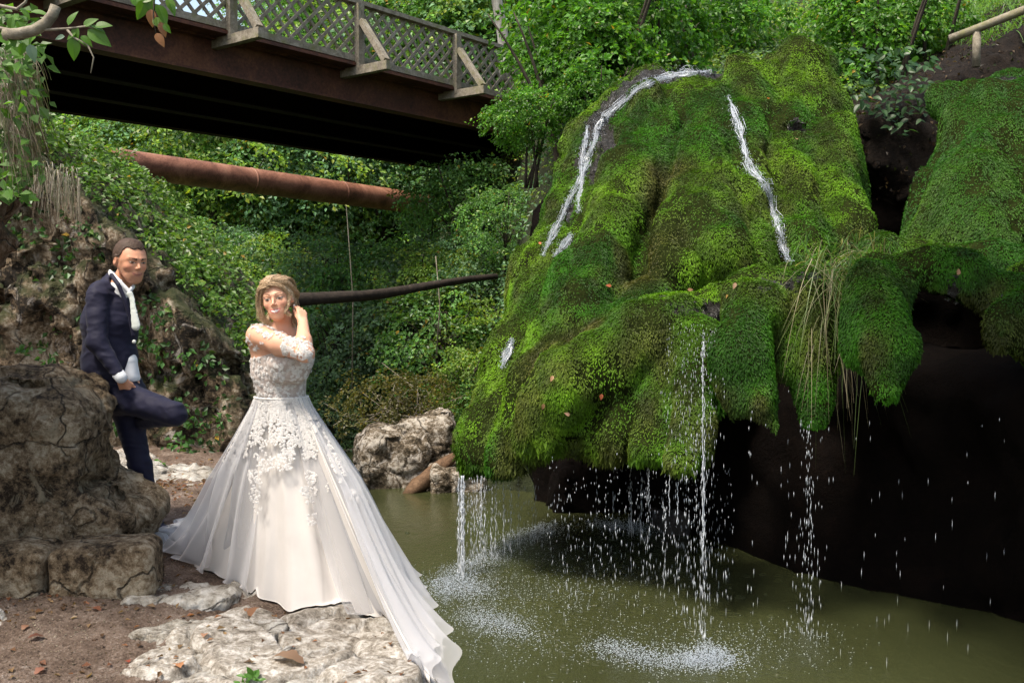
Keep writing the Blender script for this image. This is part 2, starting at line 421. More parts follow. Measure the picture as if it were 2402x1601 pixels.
pi = np.nonzero(midx == 2)[0]; pr = np.random.default_rng(2); pi = pr.choice(pi, min(len(pi), 5200)); pv = _cen[pi]+pr.normal(0, .03, (len(pi), 3))+_n[pi]*.004; ps = (.004+.020*pr.random(len(pi))**2.5)[:, None]
_o = pr.normal(0, 1, (len(pi), 6, 3))*.25+np.array([(1, 0, 0), (0, 1, 0), (-1, 0, 0), (0, -1, 0), (0, 0, .6), (0, 0, -.6)]); _t = np.array([(0, 1, 4), (1, 2, 4), (2, 3, 4), (3, 0, 4), (1, 0, 5), (2, 1, 5), (3, 2, 5), (0, 3, 5)])
mesh_obj('pebbles', local((pv[:, None]+_o*ps[:, None]).reshape(-1, 3), mound), (np.arange(len(pi))[:, None, None]*6+_t[None]).reshape(-1, 3), M['wet_stone'], mound, smooth=False)['kind'] = 'stuff'
# ---- moss leaves
def tufts(cen, nrm, area, Fv, Vv, dens, size, rng, colfn, blades=3, keep=None):
    ok = keep & (area > 0); idx = np.nonzero(ok)[0]; w = area[idx]*dens(cen[idx]); cnt = rng.poisson(w)
    f = np.repeat(idx, cnt); N = len(f)
    u, v = rng.random(N), rng.random(N)
    A, B, C, D = (Vv[Fv[f, k]] for k in range(4))
    p = (A*((1-u)*(1-v))[:, None]+B*(u*(1-v))[:, None]+C*(u*v)[:, None]+D*((1-u)*v)[:, None])
    nn = nrm[f]
    down = np.array([0, 0, -1.]); t = down-nn*(nn@down)[:, None]; tl = np.linalg.norm(t, axis=1); t /= (tl+1e-6)[:, None]
    side = np.cross(nn, t)
    c0 = colfn(p, nn, rng); Vs = []; Fs = []; Cs = []; base = 0
    for b in range(blades):
        an = rng.normal(0, .75, N); L = size*rng.uniform(.6, 1.35, N); W = size*rng.uniform(.13, .24, N)
        out = rng.uniform(.25, .95, N)[:, None]
        d = nn*out+(t*np.cos(an)[:, None]*(.25+tl)[:, None]+side*np.sin(an)[:, None]); d /= np.linalg.norm(d, axis=1)[:, None]
        s = np.cross(d, nn+rng.normal(0, .35, (N, 3))); s /= np.linalg.norm(s, axis=1)[:, None]+1e-6
        o = p+rng.normal(0, size*.2, (N, 3))-nn*size*.15
        mid = o+d*(L*.55)[:, None]; tip = o+d*L[:, None]+down*(L*.28)[:, None]
        q = np.stack([o, mid-s*W[:, None], tip, mid+s*W[:, None]], 1).reshape(-1, 3)
        Vs.append(q); Fs.append(np.arange(4*N).reshape(-1, 4)+base); base += 4*N
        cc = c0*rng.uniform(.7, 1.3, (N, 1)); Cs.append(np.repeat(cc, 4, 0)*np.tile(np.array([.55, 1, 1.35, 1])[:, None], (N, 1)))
    return np.concatenate(Vs), np.concatenate(Fs), np.concatenate(Cs)
def moss_col(p, nn, rng):
    k = sst(-.25, .35, fbm(p*1.1+9, 3))[:, None]; e = sst(-.12, .32, fbm(p*np.array([2.6, 2.6, 1.5])+31, 3))[:, None]
    g1 = np.array([.030, .115, .004]); g2 = np.array([.110, .225, .008]); br = np.array([.075, .070, .018])
    c = g1*(1-k)+g2*k
    up = sst(.1, .9, nn[:, 2])[:, None]
    dry = np.clip(e*.75*(1-up*.8), 0, 1)
    for a, b, r in [((1380, 790, 8.8), (1280, 870, 9.0), .22), ((1590, 560, 9.8), (1500, 640, 9.4), .2), ((1560, 420, 10.6), (1490, 520, 10.5), .25)]:
        s = sst(.18, -.08, cone(p.astype(np.float32), P(*a), P(*b), r, r)+.06*fbm(p*4, 2))[:, None]; dry = np.maximum(dry, s*.9)
    c = c*(1-dry)+br*dry
    c = c*(.62+.75*sst(-.35, .45, fbm(p*5.5+77, 2)))[:, None]
    rightm = sst(3.6, 4.4, p[:, 0])[:, None]*sst(8.3, 9.0, p[:, 1])[:, None]
    c = c*(1-rightm*.75)+np.array([.030, .115, .012])*rightm*.75
    return c
q_ = _cen.astype(np.float32)
dens = lambda p: 9500*np.clip(1.2-1.15*sst(-.02, .4, fbm(p*np.array([3.6,3.6,2.2])+50, 3)), .22, 1.2)*(8.5/np.clip(p[:, 1], 6.5, 14))**1.0
keep = ~incav & (_b > -.03) & (_n[:, 2] > -.75) & ((_n*(np.array([1.0, -2.0, 2.5])-_cen)).sum(1) > -3.5)
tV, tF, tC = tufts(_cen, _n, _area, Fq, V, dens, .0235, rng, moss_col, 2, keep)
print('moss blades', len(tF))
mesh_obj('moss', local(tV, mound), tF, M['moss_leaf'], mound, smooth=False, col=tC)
# long hanging fringe on the lips
edge = (~incav) & (_n[:, 2] < .05) & (_cen[:, 1] < 10.6) & ((q_[:, 2] < .55+.25*sst(.5, 2, q_[:, 0])) | (q_[:, 0] > 2.2))
near = np.zeros(len(q_), bool)
for c, r in _cav: near |= cavd(q_, c, r) < .3
hangs = edge & (near | (q_[:, 2] < .35)) & (_n[:, 2] < -.15)
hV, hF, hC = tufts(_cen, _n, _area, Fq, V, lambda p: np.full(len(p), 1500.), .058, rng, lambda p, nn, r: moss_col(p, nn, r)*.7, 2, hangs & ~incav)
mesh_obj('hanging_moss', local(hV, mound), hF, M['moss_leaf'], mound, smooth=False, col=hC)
# ================================================================== terrain, water, sky
WZ = -1.0
_bx = [-30, -8, -5.6, -2.7, -1.1, 0, 3, 8, 30]; _by = [23, 21, 19.5, 16.2, 13.9, 13.2, 12.6, 12.4, 12.4]
def Hh(X, Y):
    yb = np.interp(X, _bx, _by); s = .36+.34*sst(-2.5, 2, X)
    z = -1.35+np.clip(Y-yb, -2, 60)*s
    z = z+.45*np.clip(Y-29, 0, 12)*(1-.7*sst(-6, -13, X))
    z = np.minimum(z, 10.5+.22*(Y-26)+0*X-3.2*sst(-6, -13, X))
    pl = 4.35+.42*(Y-14.3)+.12*np.clip(X-5, 0, 9)*(Y > 0)
    w = sst(-.9, .9, X-(.25+.0*Y))*sst(12.9, 14.0, Y+.25*np.clip(X-2, 0, 3))
    z = z*(1-w)+np.maximum(z, pl)*w
    p = np.stack([X, Y, X*0], -1)
    return z+.35*fbm(p*.5, 3)+.10*fbm(p*2., 2)
xs = np.linspace(-42, 34, 230); ys = np.linspace(12.2, 75, 240); gx, gy = np.meshgrid(xs, ys, indexing='ij')
gz = Hh(gx, gy); nx, ny = gx.shape
I = np.arange(nx*ny).reshape(nx, ny); q = np.stack([I[:-1, :-1], I[1:, :-1], I[1:, 1:], I[:-1, 1:]], -1).reshape(-1, 4)
n = NT('forest soil'); v = n.tex(); f = n.noise(v, 1.3, 10, .7)
M['soil'] = n.done(n.bsdf(n.ramp(f, [(.3, (.010, .012, .005)), (.5, (.022, .030, .010)), (.65, (.04, .048, .016)), (.8, (.07, .06, .035))]), .95, n.bump(f, 1, .2)))
tag(mesh_obj('hillside', np.stack([gx, gy, gz], -1).reshape(-1, 3), q, M['soil']), kind='structure')
# pool bed and base under everything
tag(mesh_obj('pool_bed', [(-60, -30, -2.4), (60, -30, -2.4), (60, 90, -2.4), (-60, 90, -2.4)], [(0, 1, 2, 3)], M['soil']), kind='structure')
n = NT('green pool water'); v = n.tex((1, .55, 1))
f = n.noise(v, 9, 5, .6, .5); f2 = n.noise(v, 34, 4, .6)
geo = n.n('ShaderNodeNewGeometry'); 
def dist_to(pt, r0, r1):
    d = n.n('ShaderNodeVectorMath', operation='DISTANCE'); n.l(geo.outputs['Position'], d.inputs[0]); d.inputs[1].default_value = pt
    mr = n.n('ShaderNodeMapRange'); n.l(d.outputs['Value'], mr.inputs[0]); mr.inputs[1].default_value = r0; mr.inputs[2].default_value = r1; mr.inputs[3].default_value = 1; mr.inputs[4].default_value = 0
    return mr.outputs[0]
act = n.math('MAXIMUM', dist_to((.0, 8.6, -1), .2, 2.6), dist_to((1.5, 7.0, -1), .2, 1.8))
h = n.math('ADD', n.math('MULTIPLY', f, .5), n.math('MULTIPLY', f2, n.math('ADD', n.math('MULTIPLY', act, .9), .12)))
col = n.ramp(n.noise(v, .8, 3, .5), [(.3, (.030, .034, .013)), (.7, (.044, .050, .020))])
M['water'] = n.done(n.bsdf(col, .12, n.bump(h, .55, .035), spec=.5))
tag(mesh_obj('pool_water', [(-40, 3.2, WZ), (14, 3.2, WZ), (14, 24, WZ), (-40, 24, WZ)], [(0, 1, 2, 3)], M['water']), kind='structure')

# dark rock behind and around the cave
def cave_f(g):
    q = g.astype(np.float32)
    a = rbox(q, (4.4, 13.9, .6), (4.1, 1.7, 2.4), .6); b = rbox(q, (7.3, 9.5, .6), (1.2, 6.0, 2.4), .5)
    c = rbox(q, (4.6, 12.4, 3.2), (2.9, 1.2, .6), .4)
    c = rbox(q, (4.41, 9.87, -.45), (3.3, 1.6, 1.45), .4, rotm(0, 0, -.958)); d = smin(smin(a, b, .4), c, .3)
    return d+.30*fbm(q*1.1, 3)+.14*fbm(q*3.2, 3)
V2, F2 = isosurf(cave_f, (-.9, 3., -2.2), (9.5, 16.2, 5.2), .085)
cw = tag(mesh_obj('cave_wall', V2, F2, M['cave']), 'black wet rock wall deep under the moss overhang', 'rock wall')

# ================================================================== bridge
th = math.atan(1838/2335.); bd = np.array([math.sin(th), math.cos(th), 0]); bn = np.array([-math.cos(th), math.sin(th), 0])
B0 = np.array([-2.56, 16.6, 0.])          # on the near railing line below the second post
def BP(s, w, z): return B0+bd*s+bn*w+np.array([0, 0, z])
def wood_mat(name, c1, c2, c3, moss=None):
    n = NT(name); v = n.tex((1, 1, 1)); a = n.noise(v, 5, 8, .7, 1.5); b = n.noise(v, 40, 6, .7, .5)
    f = n.math('ADD', n.math('MULTIPLY', a, .6), n.math('MULTIPLY', b, .4)); c = n.ramp(f, [(.35, c1), (.5, c2), (.65, c3)])
    if moss: c = n.mix(n.ramp(n.noise(v, 2.5, 6, .75), [(.52, 0.), (.66, .8)]), c, moss)
    return n.done(n.bsdf(c, .85, n.bump(f, .6, .01)))
M['old_wood'] = wood_mat('grey weathered timber', (.08, .068, .052), (.20, .175, .135), (.34, .31, .26), (.14, .14, .05))
M['dark_wood'] = wood_mat('dark wet timber', (.008, .006, .005), (.022, .016, .012), (.05, .038, .028))
n = NT('rusty painted steel'); v = n.tex(); a = n.noise(v, 1.2, 8, .7, 1.); b = n.noise(v, 22, 6, .7)
f = n.math('ADD', n.math('MULTIPLY', a, .6), n.math('MULTIPLY', b, .4))
M['rust'] = n.done(n.bsdf(n.ramp(f, [(.32, (.012, .006, .005)), (.5, (.075, .027, .016)), (.64, (.15, .06, .03)), (.75, (.11, .085, .04))]), .7, n.bump(f, .3, .01), spec=.3))
n = NT('dark girder steel'); v = n.tex(); a = n.noise(v, 1.2, 8, .7, 1.)
M['dark_steel'] = n.done(n.bsdf(n.ramp(a, [(.35, (.004, .002, .0015)), (.6, (.010, .004, .003))]), .85, spec=.1))
br = thing('footbridge', 'dark rusty girder bridge with a grey wooden lattice railing across the gorge', 'bridge', (float(B0[0]), float(B0[1]), 4.9))
Zg0, Zg1 = 4.86, 5.36; SA, SB = -12.5, 8.0
def girder(w, mat):
    m = MB(); up = (0, 0, 1)
    m.bar(BP(SA, w, (Zg0+Zg1)/2), BP(SB, w, (Zg0+Zg1)/2), Zg1-Zg0-.03, .02, up)
    for z in (Zg0, Zg1): m.bar(BP(SA, w, z), BP(SB, w, z), .03, .26, up)
    return m
girder(.35, 0).build('edge_girder', M['rust'], br)
for w in (1.9, 3.4, 4.95): girder(w, 0).build('girder', M['dark_steel'], br)
m = MB(); m.bar(BP(SA, 2.65, 5.43), BP(SB, 2.65, 5.43), .09, 5.1, (0, 0, 1)); m.build('deck', M['dark_wood'], br)
m = MB(); m.bar(BP(SA, .12, 5.40), BP(SB, .12, 5.40), .05, .36, (0, 0, 1)); m.build('deck_edge', M['rust'], br)
def railing(w, far=False):
    z0, z1 = 5.50, 6.42
    m = MB(); m.bar(BP(SA, w, z1), BP(SB, w, z1), .07, .14, (0, 0, 1)); m.build('handrail', M['old_wood'], br)
    m = MB(); m.bar(BP(SA, w, z0), BP(SB, w, z0), .10, .07, (0, 0, 1)); m.build('bottom_rail', M['old_wood'], br)
    # lattice of two crossing layers of laths
    m = MB(); h = z1-z0-.07; stp = .245; side = bn
    for s in np.arange(SA-.9, SB, stp):
        for k, sg in ((0, 1), (1, -1)):
            s0, s1 = (s, s+h) if sg > 0 else (s+h, s); za, zb = z0+.04, z1-.035
            lo, hi = (s0, s1); 
            if min(lo, hi) < SA or max(lo, hi) > SB: continue
            jj = random.uniform(-.012, .012)
            m.bar(BP(lo+jj, w+.012+.024*k, za), BP(hi+jj, w+.012+.024*k, zb), .022, .05, side)
    m.build('lattice', M['old_wood'], br)
random.seed(3)
railing(0.0)
post_s = [-10., -7.5, -5.0, -2.5, 0.0, 2.42, 5.0]
for s in post_s:
    m = MB(); m.bar(BP(s, -.07, 5.30), BP(s, -.07, 6.38), .13, .10, bd); m.build('post', M['old_wood'], br)
    m = MB(); m.bar(BP(s, .9, 5.30), BP(s, -.75, 5.30), .12, .14, bd); m.build('bracket_beam', M['old_wood'], br)
    m = MB(); m.bar(BP(s, -.68, 5.38), BP(s, -.13, 6.1), .11, .09, bd); m.build('brace', M['old_wood'], br)
# abutment
def abut_f(g):
    q = g.astype(np.float32); c = B0+bd*9.6+bn*2.4; a = rbox(q, (c[0], c[1], 3.2), (1.4, 2.6, 2.6), .15, rotm(0, 0, -th))
    return a+.12*fbm(q*1.6, 3)
V3, F3 = isosurf(abut_f, (-1.5, 19.5, .2), (6.5, 29.5, 6.2), .15)
mesh_obj('abutment', local(V3, br), F3, M['cave'], br)

# ================================================================== pipe
a = P(40, 350, 19.5); b = P(1020, 482, 29)
pp = thing('pipeline', 'thick rusty red pipe crossing the gorge below the bridge', 'pipe', tuple(a))
n = NT('rusty pipe'); v = n.tex(); a1 = n.noise(v, 1.6, 8, .7, .8); b1 = n.noise(v, 30, 6, .7); f = n.math('ADD', n.math('MULTIPLY', a1, .65), n.math('MULTIPLY', b1, .35))
M['pipe'] = n.done(n.bsdf(n.ramp(f, [(.38, (.06, .026, .016)), (.48, (.17, .070, .042)), (.58, (.27, .125, .08)), (.68, (.26, .17, .10))]), .6, n.bump(f, .25, .01), spec=.35))
pts = np.stack([a+(b-a)*t for t in np.linspace(0, 1, 24)])
m = MB(); m.tube(pts, .30, 32); m.build('pipe', M['pipe'], pp, smooth=True)
for t in (.18, .46, .70, .955):
    m = MB(); c = a+(b-a)*t; u = (b-a)/np.linalg.norm(b-a); m.tube([c-u*.03, c-u*.015, c+u*.015, c+u*.03], [.30, .311, .311, .30], 32)
    m.build('weld_ring', M['pipe'], pp, smooth=True)

# fallen trunk bridging the stream behind the bride
a = P(495, 727, 12.3); b = P(1165, 650, 15.8)
pts = np.stack([a+(b-a)*t+np.array([0, 0, -.02*math.sin(math.pi*t)+.025*math.sin(9*t)]) for t in np.linspace(0, 1, 16)])
m = MB(); m.tube(pts, np.linspace(.105, .045, 16), 10, wob=.10)
tag(m.build('fallen_tree', M['dark_wood'], smooth=True), 'long dark bare trunk lying across the gorge behind the woman', 'fallen tree')

# ================================================================== sky and sun
w = bpy.data.worlds.new('World'); SC.world = w; w.use_nodes = True; nt = w.node_tree
bg = nt.nodes['Background']; sky = nt.nodes.new('ShaderNodeTexSky'); sky.sky_type = 'NISHITA'; sky.sun_disc = False
SUN_EL, SUN_AZ = R(63), R(226)      # azimuth clockwise from +Y
sky.sun_elevation = SUN_EL; sky.sun_rotation = SUN_AZ; sky.air_density = 1.0; sky.dust_density = 2.5; sky.ozone_density = 1
wm = nt.nodes.new('ShaderNodeMix'); wm.data_type = 'RGBA'; wm.blend_type = 'MULTIPLY'; wm.inputs[0].default_value = 1; wm.inputs[7].default_value = (1.0, .90, .76, 1); nt.links.new(sky.outputs[0], wm.inputs[6]); nt.links.new(wm.outputs[2], bg.inputs[0]); bg.inputs[1].default_value = .15
sl = bpy.data.lights.new('sun', 'SUN'); sl.energy = 2.5; sl.angle = R(14); sl.color = (1, .93, .82)
so = bpy.data.objects.new('sun', sl); COL.objects.link(so)
d = Vector((math.sin(SUN_AZ)*math.cos(SUN_EL), math.cos(SUN_AZ)*math.cos(SUN_EL), math.sin(SUN_EL)))
so.rotation_euler = d.to_track_quat('Z', 'Y').to_euler(); so.location = (0, -5, 20)
SC.view_settings.view_transform = 'Standard'; SC.view_settings.look = 'None'; SC.view_settings.exposure = 1.4
SC.render.engine = 'CYCLES'; SC.cycles.use_denoising = True; SC.cycles.max_bounces = 6; SC.cycles.diffuse_bounces = 3
SC.cycles.transparent_max_bounces = 12; SC.cycles.sample_clamp_indirect = 6
# ================================================================== near ground
rng = np.random.default_rng(21)
_ey = [2, 3.6, 4.1, 4.6, 5.3, 6.5, 8.4, 9.5, 14]; _ex = [-.35, -.34, -.36, -.42, -.75, -1.55, -2.35, -2.5, -4.2]
def Gz(X, Y):
    e = np.interp(Y, _ey, _ex)
    p = np.stack([X, Y, X*0], -1)
    e = e+.10*fbm(p*2.2, 3)
    z = .10*sst(-.9, -2.2, X)*sst(4.2, 5.0, Y)+.10*sst(5.2, 6.2, Y)+.02*np.clip(Y-6, 0, 9)
    z = z+.05*fbm(p*1.3+5, 3)+.018*fbm(p*7, 3)
    # pale rock showing through the earth
    r = fbm(p*np.array([1.5, 2.6, 1])+40, 4)+.40*sst(-2.1, -1.3, X)-.20
    rm = sst(-.02, .10, r)
    f1, f2, cid = voro(p*np.array([2.2, 3.6, 0])+fbm(p*3, 2)[..., None]*.4+3)
    z = z+rm*(.035+.05*(cid-.4)+.012*fbm(p*16, 3)-.05*sst(.10, .0, f2-f1))
    drop = sst(-.02, .16, X-e)
    return z-drop*1.9, rm
xs = np.concatenate([np.linspace(-9, -3.4, 60)[:-1], np.linspace(-3.4, .6, 330)]); ys = np.concatenate([np.linspace(1.0, 3.7, 30)[:-1], np.linspace(3.7, 7, 280)[:-1], np.linspace(7, 14.5, 150)])
gx, gy = np.meshgrid(xs, ys, indexing='ij'); gz, rm = Gz(gx, gy); nx, ny = gx.shape
gz = gz+rng.normal(0, .0035, gz.shape)*(1-rm)*(gz > -.3)
I = np.arange(nx*ny).reshape(nx, ny); q = np.stack([I[:-1, :-1], I[1:, :-1], I[1:, 1:], I[:-1, 1:]], -1).reshape(-1, 4)
n = NT('earth and limestone'); v = n.tex()
a = n.noise(v, 70, 8, .85); b = n.noise(v, 5, 8, .8); f = n.math('ADD', n.math('MULTIPLY', a, .6), n.math('MULTIPLY', b, .4))
earth = n.ramp(f, [(.38, (.020, .012, .008)), (.47, (.12, .082, .060)), (.55, (.22, .165, .13)), (.62, (.42, .37, .33))])
a2 = n.noise(v, 9, 10, .72, .6); b2 = n.noise(v, 40, 6, .7); f2 = n.math('ADD', n.math('MULTIPLY', a2, .6), n.math('MULTIPLY', b2, .4))
rockc = n.ramp(f2, [(.36, (.045, .034, .025)), (.48, (.25, .225, .19)), (.60, (.54, .52, .49))])
rm2 = n.n('ShaderNodeSeparateColor'); n.l(n.attr(), rm2.inputs[0])
k = n.ramp(n.math('ADD', rm2.outputs[0], n.math('MULTIPLY', n.math('SUBTRACT', n.noise(v, 14, 6, .8), .5), 1.3)), [(.40, 0.), (.52, 1.)])
M['ground'] = n.done(n.bsdf(n.mix(k, earth, rockc), .85, n.bump(n.mix(k, f, f2), 1., .035), spec=.25))
tag(mesh_obj('ground', np.stack([gx, gy, gz], -1).reshape(-1, 3), q, M['ground'], col=np.stack([rm]*3, -1).reshape(-1, 3)), kind='structure')

def rock(name, label, parts, mat, h, seed=0, amp=.05, fr=2.5, crack=.03, cf=3., cat='rock', group=None, k=.05, strata=0., aniso=(1, 1, 1), make=True, extra=None):
    """parts: (centre, half size, rounding, rotation) boxes melted together, broken by a net of cracks"""
    lo = np.min([np.array(c)-np.max(s)*1.25 for c, s, r, o in parts], 0); hi = np.max([np.array(c)+np.max(s)*1.25 for c, s, r, o in parts], 0)
    def f(g):
        q = g.astype(np.float32); F = None
        for c, s, r, o in parts:
            d = rbox(q, c, s, r, rotm(*o)); F = d if F is None else smin(F, d, k)
        if extra is not None: F = extra(q, F)
        nr = np.abs(F) < max(.22, amp*1.5); p = q[nr]+seed*3.7
        an = np.array(aniso, np.float32)
        w = p+np.stack([fbm(p*2, 2), fbm(p*2+9, 2), fbm(p*2+19, 2)], -1)*.12
        f1, f2, cid = voro(w*cf*an+fbm(p*1.1+4, 2)[..., None]*.9, seed); _, _, c2 = voro(w*cf*2.7*an+fbm(p*3+4, 2)[..., None]*.5, seed+3)
        rid = 1-np.abs(fbm((p+w)*cf*.45*an+11, 3)*3.2); rid = np.clip(rid, 0, 1)**3
        d = amp*fbm(p*fr, 4, .55)+crack*.9*rid+crack*1.3*(cid-.5)+crack*.55*(c2-.5)+crack*.5*fbm(p*cf*4, 3)
        if strata: d = d+strata*np.abs(vn(w*np.array([1.5, 1.5, 11])))
        F[nr] += d.astype(np.float32); return F
    V, Fc = isosurf(f, lo, hi, h)
    root_loc = [parts[0][0][0], parts[0][0][1], max(-1., parts[0][0][2]-parts[0][1][2])]
    V = V-np.array(root_loc); o = mesh_obj(name, V, Fc, mat); o.location = root_loc
    return tag(o, label, cat, group)

rock('boulder', 'big cracked brown boulder that the man stands behind', [((-3.28, 5.5, .5), (.96, .42, .69), .18, (0, .06, .08)), ((-2.56, 5.55, .16), (.44, .34, .50), .12, (0, .42, -.06)), ((-3.9, 5.4, .4), (.6, .5, .65), .2, (0, 0, 0))],
     M['limestone_dark'], .017, 1, .07, 1.8, .045, 2.4, aniso=(1, 1, 1.3), strata=.02)
rock('rock', 'squared brown block at the foot of the boulder nearest the path', [((-2.08, 5.08, .20), (.25, .18, .145), .06, (.0, -.03, .05))], M['limestone_dark'], .012, 4, .025, 4, .008, 3)
rock('rock', 'small dark rock at the foot of the boulder against the left picture edge', [((-2.58, 5.08, .17), (.24, .16, .17), .07, (.05, .05, -.08))], M['limestone_dark'], .014, 6, .03, 4, .01, 3)
rock('ledge_rock', 'pale mottled rock at the bottom edge of the picture in front of the dress', [((-1.13, 4.12, -.18), (.30, .22, .18), .05, (.05, .0, .1))], M['limestone_pale'], .011, 7, .05, 3.5, .03, 4, k=.08, aniso=(1, 1, 1))
rock('ledge_rock', 'rounded pale rock under the trailing hem of the dress beside the pool', [((-.62, 4.20, -.24), (.29, .30, .22), .07, (-.04, .04, -.2)), ((-.80, 4.4, -.2), (.25, .2, .17), .07, (0, 0, .3))], M['limestone_pale'], .012, 9, .05, 3.5, .03, 4, k=.1)
rock('ledge_rock', 'flat pale slab between the boulder and the left tail of the dress', [((-1.70, 5.05, .02), (.27, .17, .08), .04, (0, .05, .1))], M['limestone_pale'], .011, 12, .03, 4, .02, 5)
rock('ledge_rock', 'thin pale slab in the path left of the dress hem', [((-1.42, 4.62, -.01), (.34, .13, .055), .03, (0, 0, -.1))], M['limestone_pale'], .011, 14, .03, 4, .02, 5)
rock('ledge_rock', 'wide pale slab in the path nearest the bottom left corner', [((-1.30, 4.36, -.03), (.33, .11, .05), .03, (0, 0, -.15))], M['limestone_pale'], .011, 16, .03, 4, .02, 5)
rock('ledge_rock', 'low pale rock shelf behind the man and left of the dress', [((-2.70, 7.6, .12), (.60, .40, .14), .08, (.05, .12, -.1)), ((-2.25, 7.9, .02), (.4, .3, .14), .07, (.05, .12, -.1))], M['limestone_pale'], .02, 18, .05, 3, .03, 3)

# cliff behind the man
def cliff_f(q, F):
    X, Y, Z = q[..., 0], q[..., 1], q[..., 2]
    top = np.interp(X, [-9, -4.6, -4.0, -3.4, -2.9, -2.5], [4.2, 3.15, 2.65, 2.05, 1.45, .95]).astype(np.float32)-.05*np.clip(Y-9.3, 0, 3)
    xr = np.interp(Z, [-1.5, -.2, .6, 1.2], [-2.55, -2.55, -2.32, -2.36]).astype(np.float32)-.12*(Y-9)
    front = 8.75+.10*(X+2.5)*-1-.10*(Z)
    return smax(smax(X-xr, Z-top, .15), smax(front-Y, Y-12.5, .1), .15)*.8
rock('cliff', 'brown rock cliff with pale patches and ivy rising behind the man', [((-4.9, 10.5, 1.6), (3.4, 2.2, 3.4), .1, (0, 0, 0))], M['cliff'], .05, 20, .20, 1.3, .13, 2.2, cat='cliff', aniso=(1.4, 1.4, .8), extra=cliff_f)
# overhanging earthy rock at the left edge
def over_f(q, F):
    a = cone(q, (-2.95, 4.55, 2.9), (-2.72, 4.5, 2.35), .42, .52); b = cone(q, (-2.72, 4.5, 2.4), (-2.60, 4.5, 1.90), .50, .30)
    c = rbox(q, (-3.9, 4.7, 1.2), (.8, .7, 2.0), .3)
    return smin(smin(a, b, .1), c, .1)
rock('overhanging_rock', 'orange brown overhanging rock with roots at the left picture edge', [((-3.3, 4.6, 1.9), (1.3, 1.1, 2.4), .1, (0, 0, 0))], M['root_rock'], .035, 23, .12, 2.2, .05, 3, extra=over_f)

# boulders and driftwood across the pool
def wl(x, y): # place on the water plane from the photo position
    d = FPX*(EYE-WZ)/(y-HY); return P(x, y, d)
c = wl(930, 1150)
rock('boulder', 'large pale and brown boulder at the far side of the pool left of the moss', [((c[0]-.12, c[1]+.45, c[2]+.28), (.52, .42, .50), .25, (0, .1, .2)), ((c[0]+.42, c[1]+.75, c[2]+.42), (.42, .4, .52), .2, (0, -.25, .1))], M['boulder'], .025, 31, .10, 2.2, .05, 2.6)
c = wl(1045, 1160)
rock('boulder', 'smaller pale boulder half hidden by the lowest tip of the moss', [((c[0]+.12, c[1]+.35, c[2]+.08), (.38, .3, .26), .14, (0, .1, .2))], M['boulder'], .025, 33, .07, 2.4, .04, 2.6)
m = MB(); a = wl(950, 1157)+np.array([0, -.05, -.03]); b = P(1075, 1062, a[1]+.45)
pts = np.stack([a+(b-a)*t for t in np.linspace(0, 1, 9)]); m.tube(pts, [.05, .09, .11, .11, .11, .10, .09, .07, .03], 8, wob=.2)
M['brown_log'] = wood_mat('brown split log', (.03, .018, .010), (.10, .058, .032), (.20, .125, .075))
tag(m.build('driftwood', M['brown_log'], smooth=True), 'split brown log leaning on the far boulder out of the pool', 'driftwood')
m = MB(); pts = np.array([wl(800, 1062)+np.array([0, 0, .03]), wl(835, 1058)+np.array([0, 0, .05]), P(870, 1040, 14.8), P(960, 1005, 14.4)]); m.tube(pts, [.02, .03, .03, .012], 6)
tag(m.build('dead_branch', M['old_wood'], smooth=True), 'thin pale dead branch lying on the water behind the dress', 'branch')
# rocks in the cave
c = wl(1370, 1215)
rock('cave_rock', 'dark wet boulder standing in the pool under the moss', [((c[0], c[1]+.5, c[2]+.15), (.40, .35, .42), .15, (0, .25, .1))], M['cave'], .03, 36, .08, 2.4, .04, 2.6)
n = NT('wet dark rock'); v = n.tex(); f = n.noise(v, 6, 8, .7)
M['wet_rock'] = n.done(n.bsdf(n.ramp(f, [(.35, (.008, .005, .004)), (.6, (.04, .03, .026)), (.75, (.13, .12, .13))]), .3, n.bump(f, 1, .06), spec=.6))
c = wl(1640, 1260)
rock('cave_rock', 'slanting wet rock in the splash beneath the dripping moss', [((c[0], c[1]+.4, c[2]+.05), (.38, .3, .34), .1, (0, -.5, .2))], M['wet_rock'], .025, 38, .08, 2.4, .05, 2.6)
# slope and rail at the top right
def bank_f(q, F):
    X, Y, Z = q[..., 0], q[..., 1], q[..., 2]
    top = 4.05+.55*np.clip(X-4.9, -.6, 4)+.15*(Y-12)
    return smax(smax(smax(Z-top, 2.7-Z, .2), 12.0+.30*(Z-3.5)-Y, .3), smax(Y-16, 4.75-.35*(Z-2)-X, .3), .3)*.8
M['bank'] = rock_mat('bare brown earth', (.006, .004, .003), (.026, .016, .010), (.15, .115, .085), .40, .72, 9., 1.4, crack=False)
bank_o = rock('earth_bank', 'bare brown earth bank above the moss in the top right corner', [((6.9, 13.4, 3.2), (3.2, 2.6, 2.6), .1, (0, 0, 0))], M['bank'], .06, 41, .16, 2., .05, 3, cat='earth bank', extra=bank_f)
rl = thing('wooden_railing', 'grey log handrail running uphill in the top right corner', 'railing', tuple(P(2240, 90, 12.2)))
a = P(2228, 92, 12.2); b = P(2440, 10, 11.6)
m = MB(); m.tube(np.stack([a+(b-a)*t for t in np.linspace(0, 1, 6)]), .05, 10, wob=.04); m.build('handrail', M['old_wood'], rl, smooth=True)
for t in (.32, .93):
    c = a+(b-a)*t; m = MB(); m.tube([c+np.array([0, .02, -.45]), c+np.array([0, .02, -.01])], .05, 8); m.build('post', M['old_wood'], rl, smooth=True)

